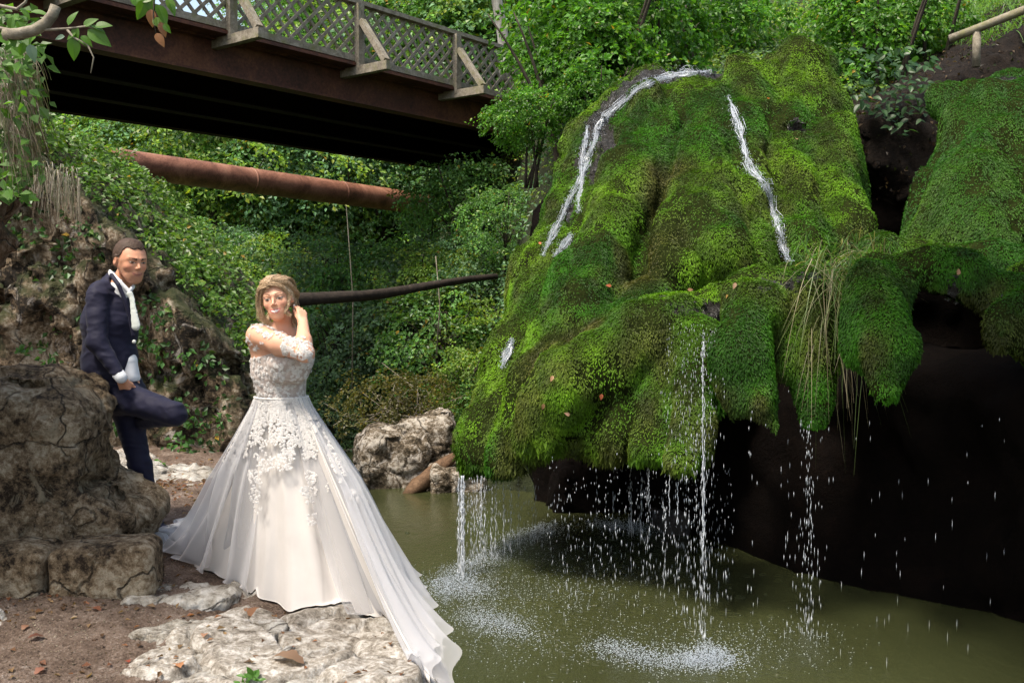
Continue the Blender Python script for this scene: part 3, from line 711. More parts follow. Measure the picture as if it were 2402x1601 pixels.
def gully_f(q, F):
    X, Y, Z = q[..., 0], q[..., 1], q[..., 2]
    top = 3.7+.6*np.clip(X-4.4, 0, 2)
    return smax(smax(smax(Z-top, 2.3-Z, .1), 12.3+.25*(Z-3)-Y, .3), Y-14.6, .2)*.7
M['gully'] = rock_mat('dark gully earth', (.004, .003, .002), (.018, .011, .007), (.08, .055, .035), .38, .7, 4., 1., crack=False)
gully_o = rock('earth_bank', 'dark brown gully wall between the two mossy domes', [((4.7, 13.2, 3.2), (1.5, 1.4, 1.8), .1, (0, 0, 0))], M['gully'], .06, 51, .16, 2., .05, 3, cat='earth bank', extra=gully_f)
# ================================================================== leaves
def leafcloud(p, nrm, dirv, size, col, rng, wid=.34, fold=.12):
    """one folded leaf per point: four corners, two triangles sharing the midrib"""
    N = len(p); nrm = nrm/(np.linalg.norm(nrm, axis=1)[:, None]+1e-9)
    d = dirv-nrm*(dirv*nrm).sum(1)[:, None]; d /= np.linalg.norm(d, axis=1)[:, None]+1e-9
    s = np.cross(nrm, d); L = np.asarray(size)*rng.uniform(.65, 1.25, N); L = L[:, None]
    base = p; tip = p+d*L-nrm*L*.12; mid = p+d*L*.46+nrm*L*fold
    V = np.stack([base, mid-s*L*wid, tip, mid+s*L*wid], 1).reshape(-1, 3)
    i = np.arange(N)*4; F = np.concatenate([np.stack([i, i+1, i+2, i+2], 1), np.stack([i, i+2, i+3, i+3], 1)])
    return V, F, np.repeat(col, 4, 0)
def sprays(c, out, rad, per, size, basecol, rng, flat=.55, droop=.35, jit=.55, cv=.30, warm=.10):
    """flat sprays of leaves round the given centres"""
    K = len(c); nn = np.array([0, 0, 1.])*flat+out*(1-flat)+rng.normal(0, .22, (K, 3)); nn /= np.linalg.norm(nn, axis=1)[:, None]
    i = np.repeat(np.arange(K), per); N = len(i)
    r = rng.normal(0, 1, (N, 3)); n_ = nn[i]; r -= n_*(r*n_).sum(1)[:, None]
    rr = np.sqrt(rng.random(N))*np.repeat(rad, per); r /= np.linalg.norm(r, axis=1)[:, None]+1e-9
    p = c[i]+r*rr[:, None]+n_*rng.normal(0, .06, N)[:, None]*rad[i][:, None]-np.array([0, 0, 1.])*(droop*rr*rr/np.maximum(rad[i], .01))[:, None]
    ln = n_+rng.normal(0, jit, (N, 3)); ld = r+np.array([0, 0, -.45])+rng.normal(0, .35, (N, 3))
    sc = rng.uniform(1-cv*1.6, 1+cv*1.6, (K, 1))[i]*rng.uniform(1-cv, 1+cv, (N, 1)); col = np.asarray(basecol)*sc
    w = rng.random(N) < warm; col[w] = col[w]*np.array([1.7, 1.25, .7])
    y = rng.random(N) < .006; col[y] = np.array([.35, .22, .03])
    return leafcloud(p, ln, ld, size, col, rng)
def merge(parts):
    V = []; F = []; C = []; n = 0
    for a, b, c in parts: V.append(a); F.append(b+n); C.append(c); n += len(a)
    return np.concatenate(V), np.concatenate(F), np.concatenate(C)
n = NT('bark'); v = n.tex((1, 1, .35)); f = n.noise(v, 14, 8, .7)
M['bark'] = n.done(n.bsdf(n.ramp(f, [(.35, (.018, .014, .010)), (.6, (.055, .045, .033))]), .9, n.bump(f, .8, .02)))
n = NT('pale bark'); v = n.tex((1, 1, .35)); f = n.noise(v, 9, 8, .7)
M['pale_bark'] = n.done(n.bsdf(n.ramp(f, [(.35, (.12, .11, .09)), (.6, (.34, .33, .30))]), .9, n.bump(f, .6, .02)))
def in_crown(K, rx, rz, rng, low=.35):
    u = rng.normal(0, 1, (K, 3)); u /= np.linalg.norm(u, axis=1)[:, None]; r = rng.uniform(low, 1, K)**.6
    k = 1+.28*vn(u*1.8+rng.random()*20)
    return u*(r*k)[:, None]*np.array([rx, rx, rz]), u
def make_tree(name, H, rx, rz, K, per, leaf, colr, rng, trunk_r=.09, bark=None, lean=.12, spray=.42, stems=1, flat=.55, label=None, cat=None, group=None):
    """trunk foot at the origin, crown centre at height H"""
    root = bpy.data.objects.new(name, None); COL.objects.link(root); tag(root, label, cat, group)
    c, u = in_crown(K, rx, rz, rng); off = np.array([rng.normal(0, lean), rng.normal(0, lean), H]); c = c+off
    V, F, C = sprays(c, u, rng.uniform(.6, 1.25, K)*spray, per, leaf, colr, rng, flat)
    tri_obj('crown', V, F, M['leaf'], root, col=C)
    m = MB()
    for s in range(stems):
        b0 = np.array([rng.normal(0, .12), rng.normal(0, .12), -.5]) if stems > 1 else np.array([0, 0, -.5])
        top = off+np.array([rng.normal(0, rx*.3), rng.normal(0, rx*.3), rz*.55]); n_ = 9
        pts = np.stack([b0+(top-b0)*t+np.array([math.sin(t*4+s)*.08, math.cos(t*3+s)*.08, 0]) for t in np.linspace(0, 1, n_)])
        m.tube(pts, np.linspace(trunk_r, trunk_r*.2, n_)/(stems**.5), 7)
        for _ in range(6):
            t = rng.uniform(.4, .9); o = b0+(top-b0)*t; e = c[rng.integers(K)]; mid = (o+e)/2+np.array([0, 0, .15])
            m.tube([o, mid, e], [trunk_r*(1-t)*.6+.01, trunk_r*.22, .006], 5)
    m.build('trunk', bark or M['bark'], root, smooth=True)
    return root
def dup(root, label=None):
    r = root.copy(); COL.objects.link(r)
    if label: r['label'] = label
    for ch in list(root.children):
        c = ch.copy(); COL.objects.link(c); c.parent = r
    return r
G1 = (.105, .235, .060); G2 = (.115, .235, .110); G3 = (.165, .275, .050); G4 = (.14, .235, .125)
_spec = {}
def proto(key):
    r = np.random.default_rng(hash_(key)); 
    if key == 'a': return make_tree('broadleaf_tree', 3.2, 1.9, 1.7, 150, 34, .115, G1, r)
    if key == 'b': return make_tree('broadleaf_tree', 3.0, 1.7, 1.9, 150, 34, .105, G2, r)
    if key == 'c': return make_tree('broadleaf_tree', 3.4, 2.0, 1.6, 150, 34, .12, G3, r)
    if key == 'd': return make_tree('leafy_shrub', 1.2, 1.15, 1.05, 110, 34, .085, G4, r, .05, spray=.30, stems=3)
    if key == 'e': return make_tree('leafy_shrub', 1.1, 1.1, 1.0, 110, 34, .080, G1, r, .05, spray=.28, stems=3)
    if key == 'f': return make_tree('leafy_shrub', 1.1, 1.1, .95, 110, 34, .085, G3, r, .05, spray=.28, stems=3)
def hash_(k): return sum(ord(x)*31 for x in k)+7
_used = set()
def plant(key, x, y, d, r, label, cat, group, zrot=None, crown=None, squash=1., dmin=None):
    """crown centre at photo position x, y and distance d; the foot goes down to the slope"""
    if key not in _spec: _spec[key] = proto(key)
    o = _spec[key] if key not in _used else dup(_spec[key]); _used.add(key)
    H0, R0 = {'a': (3.2, 1.9), 'b': (3.0, 1.7), 'c': (3.4, 2.), 'd': (1.2, 1.15), 'e': (1.1, 1.1), 'f': (1.1, 1.1)}[key]
    lo, hi = (dmin or (13.0 if y > 500 else 30.0)), 60.0          # slide along the line of sight until the foot stands on the slope
    def gap(dd): q = P(x, y, dd); return q[2]-H0*(r*dd/d/R0)*squash-float(Hh(np.array(q[0]), np.array(q[1])))
    ds = np.linspace(lo, hi, 95); gs = [gap(k) for k in ds]; j = next((i for i, gg in enumerate(gs) if gg < 0), len(ds)-1); r = r*ds[j]/d; d = ds[j]
    p = P(x, y, d); s = r/R0
    o.scale = (s, s, s*squash); o.location = (p[0], p[1], p[2]-H0*s*squash); o.rotation_euler = (0, 0, random.uniform(0, 6.28) if zrot is None else zrot)
    tag(o, label, cat, group); return o
random.seed(8)
slope = [  # key, x, y, d, r
 ('c', 420, 340, 27, 2.3), ('a', 570, 370, 25, 2.0), ('b', 700, 410, 24.5, 1.9), ('c', 830, 440, 24, 1.9), ('a', 960, 440, 24, 1.8), ('b', 1090, 430, 22, 1.5),
 ('a', 450, 540, 20.5, 1.7), ('b', 560, 560, 20, 1.6), ('c', 660, 575, 20.5, 1.7), ('b', 780, 580, 20, 1.6), ('a', 900, 590, 20, 1.6), ('c', 1020, 590, 19.5, 1.5), ('b', 1130, 560, 19, 1.3)]
for i, (k, x, y, d, r) in enumerate(slope): plant(k, x, y+(75 if y > 500 else 0), d, r*(.68 if y > 500 else 1), 'broadleaf tree on the wooded slope seen between the rusty pipe and the pool', 'tree', 'trees on the slope under the bridge')
for x, y, d, r in ((1040, 505, 21, 1.1), (1120, 470, 20, 1.2), (1180, 520, 18, .9)): plant('a', x, y, d, r, 'broadleaf tree hiding the right end of the rusty pipe below the bridge', 'tree', 'trees by the end of the pipe', dmin=17.)
shr = [('d', 500, 640, 17, 1.1), ('e', 610, 690, 17.5, 1.2), ('d', 730, 690, 18, 1.3), ('e', 850, 700, 17.5, 1.2), ('d', 960, 700, 17.5, 1.2), ('f', 1060, 690, 17, 1.1), ('d', 1130, 700, 16.5, .9),
 ('e', 740, 810, 17.5, 1.1), ('d', 830, 820, 17, 1.1), ('d', 930, 810, 16.5, 1.1), ('e', 1030, 800, 16.2, 1.0), ('f', 1110, 790, 15.5, .8), ('d', 760, 910, 17.2, .9), ('d', 850, 900, 16.4, .8),
 ('f', 1095, 890, 14.8, .65), ('e', 1120, 960, 14.3, .5), ('d', 790, 985, 16.8, .65), ('f', 1050, 985, 14.6, .4), ('d', 600, 960, 19, 1.0), ('e', 560, 850, 18, 1.2)]
for i, (k, x, y, d, r) in enumerate(shr): plant(k, x, y, d, r, 'leafy shrub on the bank above the far side of the pool', 'shrub', 'shrubs on the bank behind the pool')
# behind the bridge railing and up the hill
hill = [('a', 760, 95, 33, 2.6), ('c', 880, 110, 31, 2.4), ('b', 990, 90, 30, 2.4), ('c', 1080, 140, 28, 2.2), ('a', 1130, 60, 27, 2.3), ('b', 950, 10, 34, 3.), ('a', 1080, -20, 33, 3.), ('c', 1180, -10, 26, 2.2),
 ('c', 330, 330, 30, 2.2), ('a', 240, 300, 24, 1.8), ('c', 500, 300, 33, 2.4), ('a', 620, 310, 32, 2.5), ('b', 1300, -30, 23, 2.2), ('a', 1450, -40, 22, 2.2), ('b', 1620, -30, 23, 2.2), ('c', 1750, 10, 21, 1.8), ('a', 1880, -10, 21, 1.8), ('b', 2020, -20, 20, 1.7), ('c', 2150, -40, 20, 1.7), ('a', 690, 30, 40, 2.2), ('b', 600, 110, 38, 2.0)]
for i, (k, x, y, d, r) in enumerate(hill): plant(k, x, y, d, r, 'broadleaf tree on the hill beyond the bridge and the waterfall top', 'tree', 'trees on the hill behind')
rr = np.random.default_rng(77); cnt = 0
for t in range(400):
    X, Y = rr.uniform(-20, 16), rr.uniform(25, 46); x, y, dd = proj(np.array([X, Y, float(Hh(np.array(X), np.array(Y)))+3]))
    if not (-100 < x < 2500 and -250 < y < 420): continue
    if 330 < x < 780 and y < 190: continue
    if cnt >= 70: break
    key = 'abc'[cnt % 3]; r = rr.uniform(1.8, 2.6); plant(key, float(x), float(y), float(Y), float(r), 'far broadleaf tree in the wood covering the upper hillside', 'tree', 'far trees of the hillside wood'); cnt += 1
print('far trees', cnt)
# hazel bushes above the left shoulder of the fall
hz = make_tree('hazel_bush', 0, 1.0, .9, 150, 46, .082, (.075, .20, .022), np.random.default_rng(4), .03, spray=.30, stems=3)
def hazel(o, x, y, d, r, label):
    p = P(x, y, d); o.location = tuple(p); o.scale = (r, r, r); o.rotation_euler = (0, 0, random.uniform(0, 6)); tag(o, label, 'bush', 'hazel bushes above the waterfall'); return o
bpy.data.objects.remove(hz.children[1] if hz.children[1].name.startswith('trunk') else hz.children[0])
m = MB(); rg = np.random.default_rng(9)
for s in range(5):
    a = np.array([rg.normal(0, .1), rg.normal(0, .1), -1.9]); b = np.array([rg.normal(0, .55), rg.normal(0, .4), .5])
    m.tube(np.stack([a+(b-a)*t+np.array([0, 0, .25*math.sin(3*t)]) for t in np.linspace(0, 1, 7)]), np.linspace(.045, .01, 7), 6)
m.build('trunk', M['bark'], hz, smooth=True)
hs = [(1345, 140, 14.2, 1.0, 'bright green hazel bush overhanging the right end of the bridge'), (1400, 60, 14.8, 1.2, 'tall hazel bush behind the wet left shoulder of the moss'), (1240, 275, 13.6, .5, 'small hazel bush drooping in front of the bridge girder'),
      (1530, 40, 15.5, 1.2, 'hazel bush with dark forked stems above the stream'), (1400, 215, 13.6, .5, 'low hazel growth beside the wet rock at the left shoulder'), (2060, 60, 14.5, 1.0, 'hazel bush right of the highest moss dome'), (2180, 20, 14.8, .9, 'hazel bush next to the log handrail'), (1650, 20, 17.5, 1.2, 'hazel bush behind the top of the stream')]
for i, h in enumerate(hs): hazel(hz if i == 0 else dup(hz), *h)
# pale tall trunk beyond the bridge end
m = MB(); a = P(1185, 190, 24); b = P(1163, -60, 24); m.tube(np.stack([a+(b-a)*t+np.array([.05*math.sin(5*t), 0, 0]) for t in np.linspace(0, 1, 8)]), np.linspace(.16, .12, 8), 9)
pt = thing('pale_trunk_tree', 'tall tree with a bare pale grey trunk above the end of the bridge railing', 'tree', tuple(a)); m.build('trunk', M['pale_bark'], pt, smooth=True)
c, u = in_crown(60, 1.6, 1.4, rng); V_, F_, C_ = sprays(c+b+np.array([0, 0, 1.2]), u, np.full(60, .5), 26, .12, G3, rng); tri_obj('crown', local(V_, pt), F_, M['leaf'], pt, col=C_)
# thin dead saplings on the bank
for i, (x0, y0, x1, y1, d, lb) in enumerate([(812, 480, 826, 920, 16.2, 'thin bare sapling standing on the bank right of the woman'), (1022, 600, 1024, 830, 15.6, 'thin bare sapling below the right part of the fallen trunk'), (980, 905, 960, 1010, 14.6, 'short crooked dead stem in the olive bush')]):
    m = MB(); m.tube(np.stack([P(x0, y0, d), P((x0+x1)/2+9, (y0+y1)/2, d), P(x1, y1, d)]), [.006, .010, .014], 6); tag(m.build('sapling', M['old_wood'], smooth=True), lb, 'sapling')

# undergrowth on the slopes: uncountable
def scatter_on(N, xr, yr, zf, rng, cond=None):
    X = rng.uniform(*xr, N); Y = rng.uniform(*yr, N); Z = zf(X, Y); p = np.stack([X, Y, Z], 1); x, y, d = proj(p)
    k = (x > -60) & (x < 2460) & (y > -60) & (y < 1250)
    if cond is not None: k &= cond(p, x, y)
    return p[k]
hz_f = lambda X, Y: Hh(X, Y)
def under(N, xr, yr, rad, per, size, colr, cond=None, lift=.15):
    c = scatter_on(N, xr, yr, hz_f, rng, cond); c[:, 2] += rng.uniform(0, lift*2, len(c))
    return sprays(c, np.tile([[0, -.6, .8]], (len(c), 1)), rng.uniform(.6, 1.3, len(c))*rad, per, size, colr, rng, .5, jit=.6)
ug = [under(2600, (-12, 1.6), (13.3, 24), .28, 18, .075, G2, lambda p, x, y: p[:, 2] > -.95), under(1300, (-12, 1.6), (13.3, 24), .22, 18, .06, G3, lambda p, x, y: p[:, 2] > -.95),
      under(3000, (-22, 16), (22, 46), .55, 14, .13, G1, lift=.4), under(1500, (1.0, 12), (13.8, 24), .3, 16, .08, G3), under(900, (1.0, 12), (13.8, 20), .25, 16, .085, G4)]
V_, F_, C_ = merge(ug); tag(tri_obj('undergrowth', V_, F_, M['leaf'], col=C_), kind='stuff', cat='undergrowth', label='dense low plants and leaves covering the wooded slopes')
print('undergrowth leaves', len(F_)//2)

# olive bush above the boulders
ob = thing('olive_bush', 'olive brown tangled bush above the boulders across the pool', 'bush', tuple(P(920, 1010, 14.8)))
c, u = in_crown(150, 1.0, .55, rng); c = c+P(925, 935, 15.2); V_, F_, C_ = sprays(c, u, np.full(150, .2), 34, .05, (.105, .105, .030), rng, .5); tri_obj('crown', local(V_, ob), F_, M['leaf'], ob, col=C_)
m = MB()
for i in range(26):
    a = P(925, 985, 15.1)+rng.normal(0, .25, 3)*np.array([1.6, .6, .3]); b = c[rng.integers(150)]*1.0+rng.normal(0, .1, 3); m.tube([a, (a+b)/2+rng.normal(0, .08, 3), b], [.014, .01, .004], 5)
m.build('twigs', M['old_wood'], ob, smooth=True)

# plants on top of and hanging over the cliff behind the man
def cliff_top(X, Y): return np.interp(X, [-9, -4.6, -4.0, -3.4, -2.9, -2.5], [4.2, 3.15, 2.65, 2.05, 1.45, .95])-.05*np.clip(Y-9.3, 0, 3)
X = rng.uniform(-6.0, -2.6, 900); Y = rng.uniform(9.1, 12.3, 900); c = np.stack([X, Y, cliff_top(X, Y)+rng.uniform(-.1, .25, 900)], 1)
A1 = sprays(c, np.tile([[.4, -.7, .6]], (len(c), 1)), rng.uniform(.12, .26, len(c)), 22, .06, (.080, .165, .026), rng, .5)
X = rng.uniform(-5.2, -2.5, 170); t = rng.random(170)**1.5; c = np.stack([X, 8.60-.1*(X+2.5), cliff_top(X, 8.7)-.1-t*1.5], 1)
A2 = sprays(c, np.tile([[.2, -1, .2]], (len(c), 1)), rng.uniform(.06, .14, len(c)), 12, .06, (.045, .115, .028), rng, .3)
V_, F_, C_ = merge([A1, A2]); tag(tri_obj('ivy', V_, F_, M['leaf'], col=C_), kind='stuff', cat='ivy', label='ivy and small plants covering the top and face of the cliff behind the man')

# clods, roots and dead leaves on the earth banks
pc = []
for o_, N_ in ((bank_o, 9000), (gully_o, 3500)):
    me = o_.data; nv = len(me.vertices); co = np.empty(nv*3, np.float32); me.vertices.foreach_get('co', co); no = np.empty(nv*3, np.float32); me.vertices.foreach_get('normal', no); co = co.reshape(-1, 3)+np.array(o_.location); no = no.reshape(-1, 3)
    i = rng.integers(0, nv, N_); k = no[i][:, 1] < .4; i = i[k]; N = len(i); c_ = np.array([(.05, .03, .018), (.13, .09, .06), (.02, .014, .009), (.04, .055, .015)])[rng.integers(0, 4, N)]*rng.uniform(.6, 1.4, (N, 1))
    pc.append(leafcloud(co[i]+rng.normal(0, .03, (N, 3))+no[i]*.02, no[i]+rng.normal(0, .6, (N, 3)), rng.normal(0, 1, (N, 3)), .055, c_, rng, .3, .2))
V_, F_, C_ = merge(pc); tag(tri_obj('bank_litter', V_, F_, M['leaf'], col=C_), kind='stuff', cat='leaf litter', label='dead leaves and clods covering the dark earth banks above the moss')

# unseen tree out of frame, added so its crown shades the right-hand pool water
ot = thing('added_shade_tree', 'unseen tree added on the right bank to shade the pool from above', 'tree', (6.6, 5.2, -1.2))
c, u = in_crown(560, 2.6, .8, rng); V_, F_, C_ = sprays(c+np.array([3.3, 4.7, 6.0]), u, np.full(560, .36), 40, .13, G1, rng); tri_obj('crown', local(V_, ot), F_, M['leaf'], ot, col=C_)
m = MB(); m.tube([(6.6, 5.2, -1.4), (6.5, 5.2, 2.), (5.8, 5.1, 4.6), (4.6, 4.9, 5.8), (2.6, 4.7, 6.3)], [.22, .18, .14, .09, .03], 9); m.build('trunk', M['bark'], ot, smooth=True)
# ================================================================== people
def isopts(fn, lo, hi, h, K=5, margin=.0):
    """like isosurf, but only evaluates blocks close to the surface"""
    lo = np.asarray(lo, float); n = (np.ceil((np.asarray(hi, float)-lo)/h)).astype(int)+1; nb = -(-n//K)
    bc = np.stack(np.meshgrid(*[lo[k]+h*(K*np.arange(nb[k])+(K-1)/2) for k in range(3)], indexing='ij'), -1).reshape(-1, 3).astype(np.float32)
    fc = fn(bc).reshape(tuple(nb)); act = np.abs(fc) < K*h*1.15+margin
    G = np.repeat(np.repeat(np.repeat(np.where(fc < 0, -1., 1.).astype(np.float32), K, 0), K, 1), K, 2)
    b = np.argwhere(act); o = np.stack(np.meshgrid(*[np.arange(K)]*3, indexing='ij'), -1).reshape(-1, 3)
    ix = (b[:, None, :]*K+o[None]).reshape(-1, 3); val = np.empty(len(ix), np.float32)
    for s in range(0, len(ix), 400000): val[s:s+400000] = fn((lo+ix[s:s+400000]*h).astype(np.float32))
    G[ix[:, 0], ix[:, 1], ix[:, 2]] = val; G = G[:n[0], :n[1], :n[2]]
    return isosurf(lambda g: G, lo, lo+h*(np.array(G.shape)-1)-1e-6*h, h)
def U(prims, p, k=.02):
    F = None
    for q in prims:
        a, b, ra, rb = q[:4]; kk = q[4] if len(q) > 4 else k; sq = q[5] if len(q) > 5 else None
        d = cone(p, a, b, ra, rb, sq); F = d if F is None else smin(F, d, kk)
    return F
def head_mat(yaw, roll, pitch):
    return np.array(Matrix.Rotation(R(roll), 3, 'Y')@Matrix.Rotation(math.pi+R(yaw), 3, 'Z')@Matrix.Rotation(-R(pitch), 3, 'X'))
def head_sdf(q, male):
    """q in head space: x across, y out of the face, z up; eyes at z = .018"""
    w = 1.06 if male else .97; ax = np.abs(q[..., 0]); m = np.stack([ax, q[..., 1], q[..., 2]], -1)
    F = ell(q, (0, -.018, .042), (.074*w, .094, .082))
    F = smin(F, cone(q, (0, .028, .010), (0, .050, -.048), .0615*w, .0455*w), .03)
    F = smin(F, cone(m, (.044*w, .004, -.018), (.017*w, .060, -.078), .026 if male else .022, .019 if male else .014), .02)
    F = smin(F, ell(q, (0, .072, -.082), (.017 if male else .013, .014, .014)), .018)
    F = smin(F, ell(m, (.036, .058, -.010), (.023, .022, .020)), .02)
    F = smin(F, cone(m, (.010, .083, .036), (.042, .066, .036), .008 if male else .006, .007), .014)
    F = smax(F, -ell(m, (.031, .099, .017), (.017, .020, .0095)), .010)
    F = smin(F, ell(m, (.031, .0735, .017), (.0135, .0125, .0105)), .003)
    F = smin(F, cone(q, (0, .083, .024), (0, .105, -.008), .0062, .0088 if male else .0075), .008)
    F = smin(F, ell(m, (.0085, .094, -.013), (.0065, .009, .006)), .005)
    zc = 11*ax*ax
    F = smin(F, ell(np.stack([q[..., 0], q[..., 1], q[..., 2]-zc], -1), (0, .082, -.0415), (.024, .0095, .0045)), .004)
    F = smin(F, ell(np.stack([q[..., 0], q[..., 1], q[..., 2]-zc], -1), (0, .0815, -.0525), (.020, .010, .0052)), .004)
    F = smin(F, cone(m, (.016, .078, -.020), (.034, .066, -.046), .006, .006), .012)
    e = ell(m@np.array([[1, 0, 0], [0, .96, .26], [0, -.26, .96]]), (.075*w, -.008, .006), (.010, .018, .030)); e = smax(e, -ell(m, (.088*w, -.002, .010), (.009, .011, .017)), .004)
    return smin(F, e, .006)
def head_paint(q, skin, male):
    ax, y, z = np.abs(q[:, 0]), q[:, 1], q[:, 2]; c = np.tile(np.array(skin, float), (len(q), 1)); f = y > .045
    def put(mask, col, a=1.):
        a = (a*mask.astype(float))[:, None]; c[:] = c*(1-a)+np.array(col)*a
    ck = np.exp(-(((ax-.040)/.016)**2+((z+.014)/.016)**2)); put(f, (skin[0]*1.0, skin[1]*.70, skin[2]*.72), ck*.5)
    if male:
        beard = sst(.0, -.02, z+.022+(ax > .05)*-.015)*sst(-.02, .02, y)*(z < -.012); put(np.ones(len(q), bool), (.20, .115, .085), beard*.28*(vn(q*900) > -.35))
    zc = 11*ax*ax; dz = z-zc+.0468
    lip = f & (ax < .0285) & (np.abs(dz) < .0098*np.sqrt(np.clip(1-(ax/.029)**2, 0, 1))+.0010); put(lip, (.36, .13, .11) if male else (.50, .13, .12), .5 if male else .85)
    if male: put(f & (ax < .025) & (np.abs(dz) < .0013), (.10, .03, .03))
    else:
        op = f & (ax < .0235) & (np.abs(dz-.0003) < .0050*(1-(ax/.024)**2)); put(op, (.86, .83, .78))
    for s in (1,):
        u = (ax-.031)/.0152; v = (z-.0165-.0012*u)/(.0054 if not male else .0044); r = np.abs(v)+u*u
        eye = f & (r < 1); put(eye, (.50, .46, .43)); put(f & eye & (((ax-.031)**2+(z-.017)**2) < .0072**2), (.10, .075, .05)); put(f & eye & (((ax-.031)**2+(z-.017)**2) < .0026**2), (.01, .01, .01))
        put(f & (r >= .85) & (r < 1.5) & (v > 0), (.04, .022, .018), .9 if not male else .75); put(f & (r >= 1) & (r < 1.3) & (v < 0), (.25, .12, .09), .6)
        t = (ax-.012)/.036; zb = (.0330 if male else .0375)+.0055*np.sin(np.clip(t, 0, 1)*2.2)
        put(f & (t > 0) & (t < 1) & (np.abs(z-zb) < (.0050 if male else .0034)*(1.15-t)), (.03, .017, .012) if male else (.12, .065, .04), .95)
    return c
def hand_prims(w, f, nrm, sd, s=1., curl=.35, spread=.10, thumb=1.):
    """wrist, finger direction, back-of-hand normal, thumb side; fingers bend away from the normal"""
    f = f/np.linalg.norm(f); nrm = nrm-f*(nrm@f); nrm /= np.linalg.norm(nrm); sd = np.cross(f, nrm)*(1 if np.cross(f, nrm)@sd > 0 else -1)
    out = []; palm_l = .085*s
    for i, (o, L, r) in enumerate([(.030, .070, .0088), (.010, .078, .0090), (-.011, .073, .0086), (-.030, .058, .0076)]):
        k = w+f*palm_l*(1-.06*abs(i-1))+sd*o*s*.85; out.append((w+f*.012*s+sd*o*s*.5, k, .0165*s, .0125*s, .012))
        d = f+sd*spread*(1.5-i); d /= np.linalg.norm(d); a = k; c_ = curl*(1+.12*i)
        for j, frac in enumerate((.45, .32, .25)):
            ang = c_*(j+.6); dd = d*math.cos(ang)-nrm*math.sin(ang); b = a+dd*L*s*frac; out.append((a, b, r*s*(1-.10*j), r*s*(.9-.12*j), .004)); a = b
    t0 = w+f*.020*s+sd*.020*s; d = f*.62+sd*.70*thumb-nrm*.30; d /= np.linalg.norm(d); t1 = t0+d*.042*s; d2 = f*.9+sd*.25*thumb-nrm*.25; d2 /= np.linalg.norm(d2)
    out += [(t0, t1, .0155*s, .0115*s, .01), (t1, t1+d2*.030*s, .0112*s, .0098*s, .005), (t1+d2*.030*s, t1+d2*.054*s, .0098*s, .0078*s, .004)]
    return out
def skin_mat(name):
    n = NT(name); v = n.tex(); f = n.noise(v, 160, 4, .6)
    return n.done(n.bsdf(n.attr(), .50, n.bump(f, .10, .002), spec=.35, Subsurface_Weight=.12, Subsurface_Scale=.012))
M['skin'] = skin_mat('skin')
def cloth_mat(name, c1, rough=.75, bump=.25, sc=220, sheen=.3, spec=.25):
    n = NT(name); v = n.tex(); f = n.noise(v, sc, 3, .6); g = n.noise(v, 5, 4, .5)
    col = n.mix(g, tuple(x*.8 for x in c1), tuple(min(1, x*1.15) for x in c1))
    return n.done(n.bsdf(col, rough, n.bump(f, bump, .003), spec=spec, Sheen_Weight=sheen))
M['navy'] = cloth_mat('navy suit cloth', (.009, .009, .028), .7, sheen=.04)
M['white_shirt'] = cloth_mat('white shirt cotton', (.66, .68, .72), .7)
M['silk'] = cloth_mat('pale silver silk', (.50, .54, .52), .35, .15)
n = NT('blue shoe leather'); M['shoe'] = n.done(n.bsdf((.02, .025, .06), .35, spec=.5))

# ------------------------------------------------------------------ the man
D0 = 6.0; rg = np.random.default_rng(3)
gr = thing('person', 'man in a navy suit leaning back with one knee raised, hand in pocket', 'person', tuple(P(385, 1247, 6.02)))
Hc = P(306, 617, 5.98); HM = head_mat(47, 3, 9); HS = 1.12
def ghead(p): return head_sdf(((p-Hc)@HM/HS).astype(np.float32), True)*HS
wr = P(284, 886, 5.80); fdir = P(305, 938, 5.885)-wr
hand = hand_prims(wr, fdir, np.array([-.25, -1, .05]), np.array([1., -.2, .3]), 1.05, .30, .04, .35)
legR = [(P(296, 935, 5.93), P(410, 968, 5.74), .098, .070), (P(411, 974, 5.74), P(318, 990, 6.05), .060, .045)]
legL = [(P(292, 935, 6.06), P(328, 1085, 6.03), .100, .066), (P(328, 1085, 6.03), P(368, 1222, 6.03), .064, .042)]
torso = [(P(268, 690, 6.02), P(256, 760, 6.0), .095, .130, .05, (1, .85, 1)), (P(256, 760, 6.0), P(268, 860, 6.0), .130, .120, .05, (1, .85, 1)), (P(268, 860, 6.0), P(286, 915, 6.0), .12, .13, .05)]
gbody = torso+[(P(283, 672, 6.02), P(297, 640, 6.01), .060, .056, .02), (P(232, 694, 5.92), P(288, 690, 6.14), .055, .055, .04), (P(230, 700, 5.90), P(231, 800, 5.83), .05, .042, .03), (P(231, 800, 5.83), wr, .042, .028, .02)]
def gskin(p):
    F = U(gbody, p, .03); F = smin(F, U(hand, p, .004), .012)
    F = smin(F, U([(a, b, ra-.02, rb-.015) for a, b, ra, rb in legR+legL], p, .03), .03)
    near = np.linalg.norm(p-Hc, axis=-1) < .24; F = F.copy(); F[near] = smin(F[near], ghead(p[near]), .018); return F
V, Fc = isopts(gskin, P(150, 560, 6)+np.array([0, -.5, 0]) - np.array([0, 0, 1.9]), P(470, 545, 6)+np.array([0, .5, .02]), .0035)
sk = (.60, .30, .19); q = (V-Hc)@HM/HS; col = np.tile(np.array(sk), (len(V), 1)); nh = np.linalg.norm(V-Hc, axis=1) < .2*HS; col[nh] = head_paint(q[nh], sk, True)
mesh_obj('body', local(V, gr), Fc, M['skin'], gr, col=col)
print('man body', len(V))
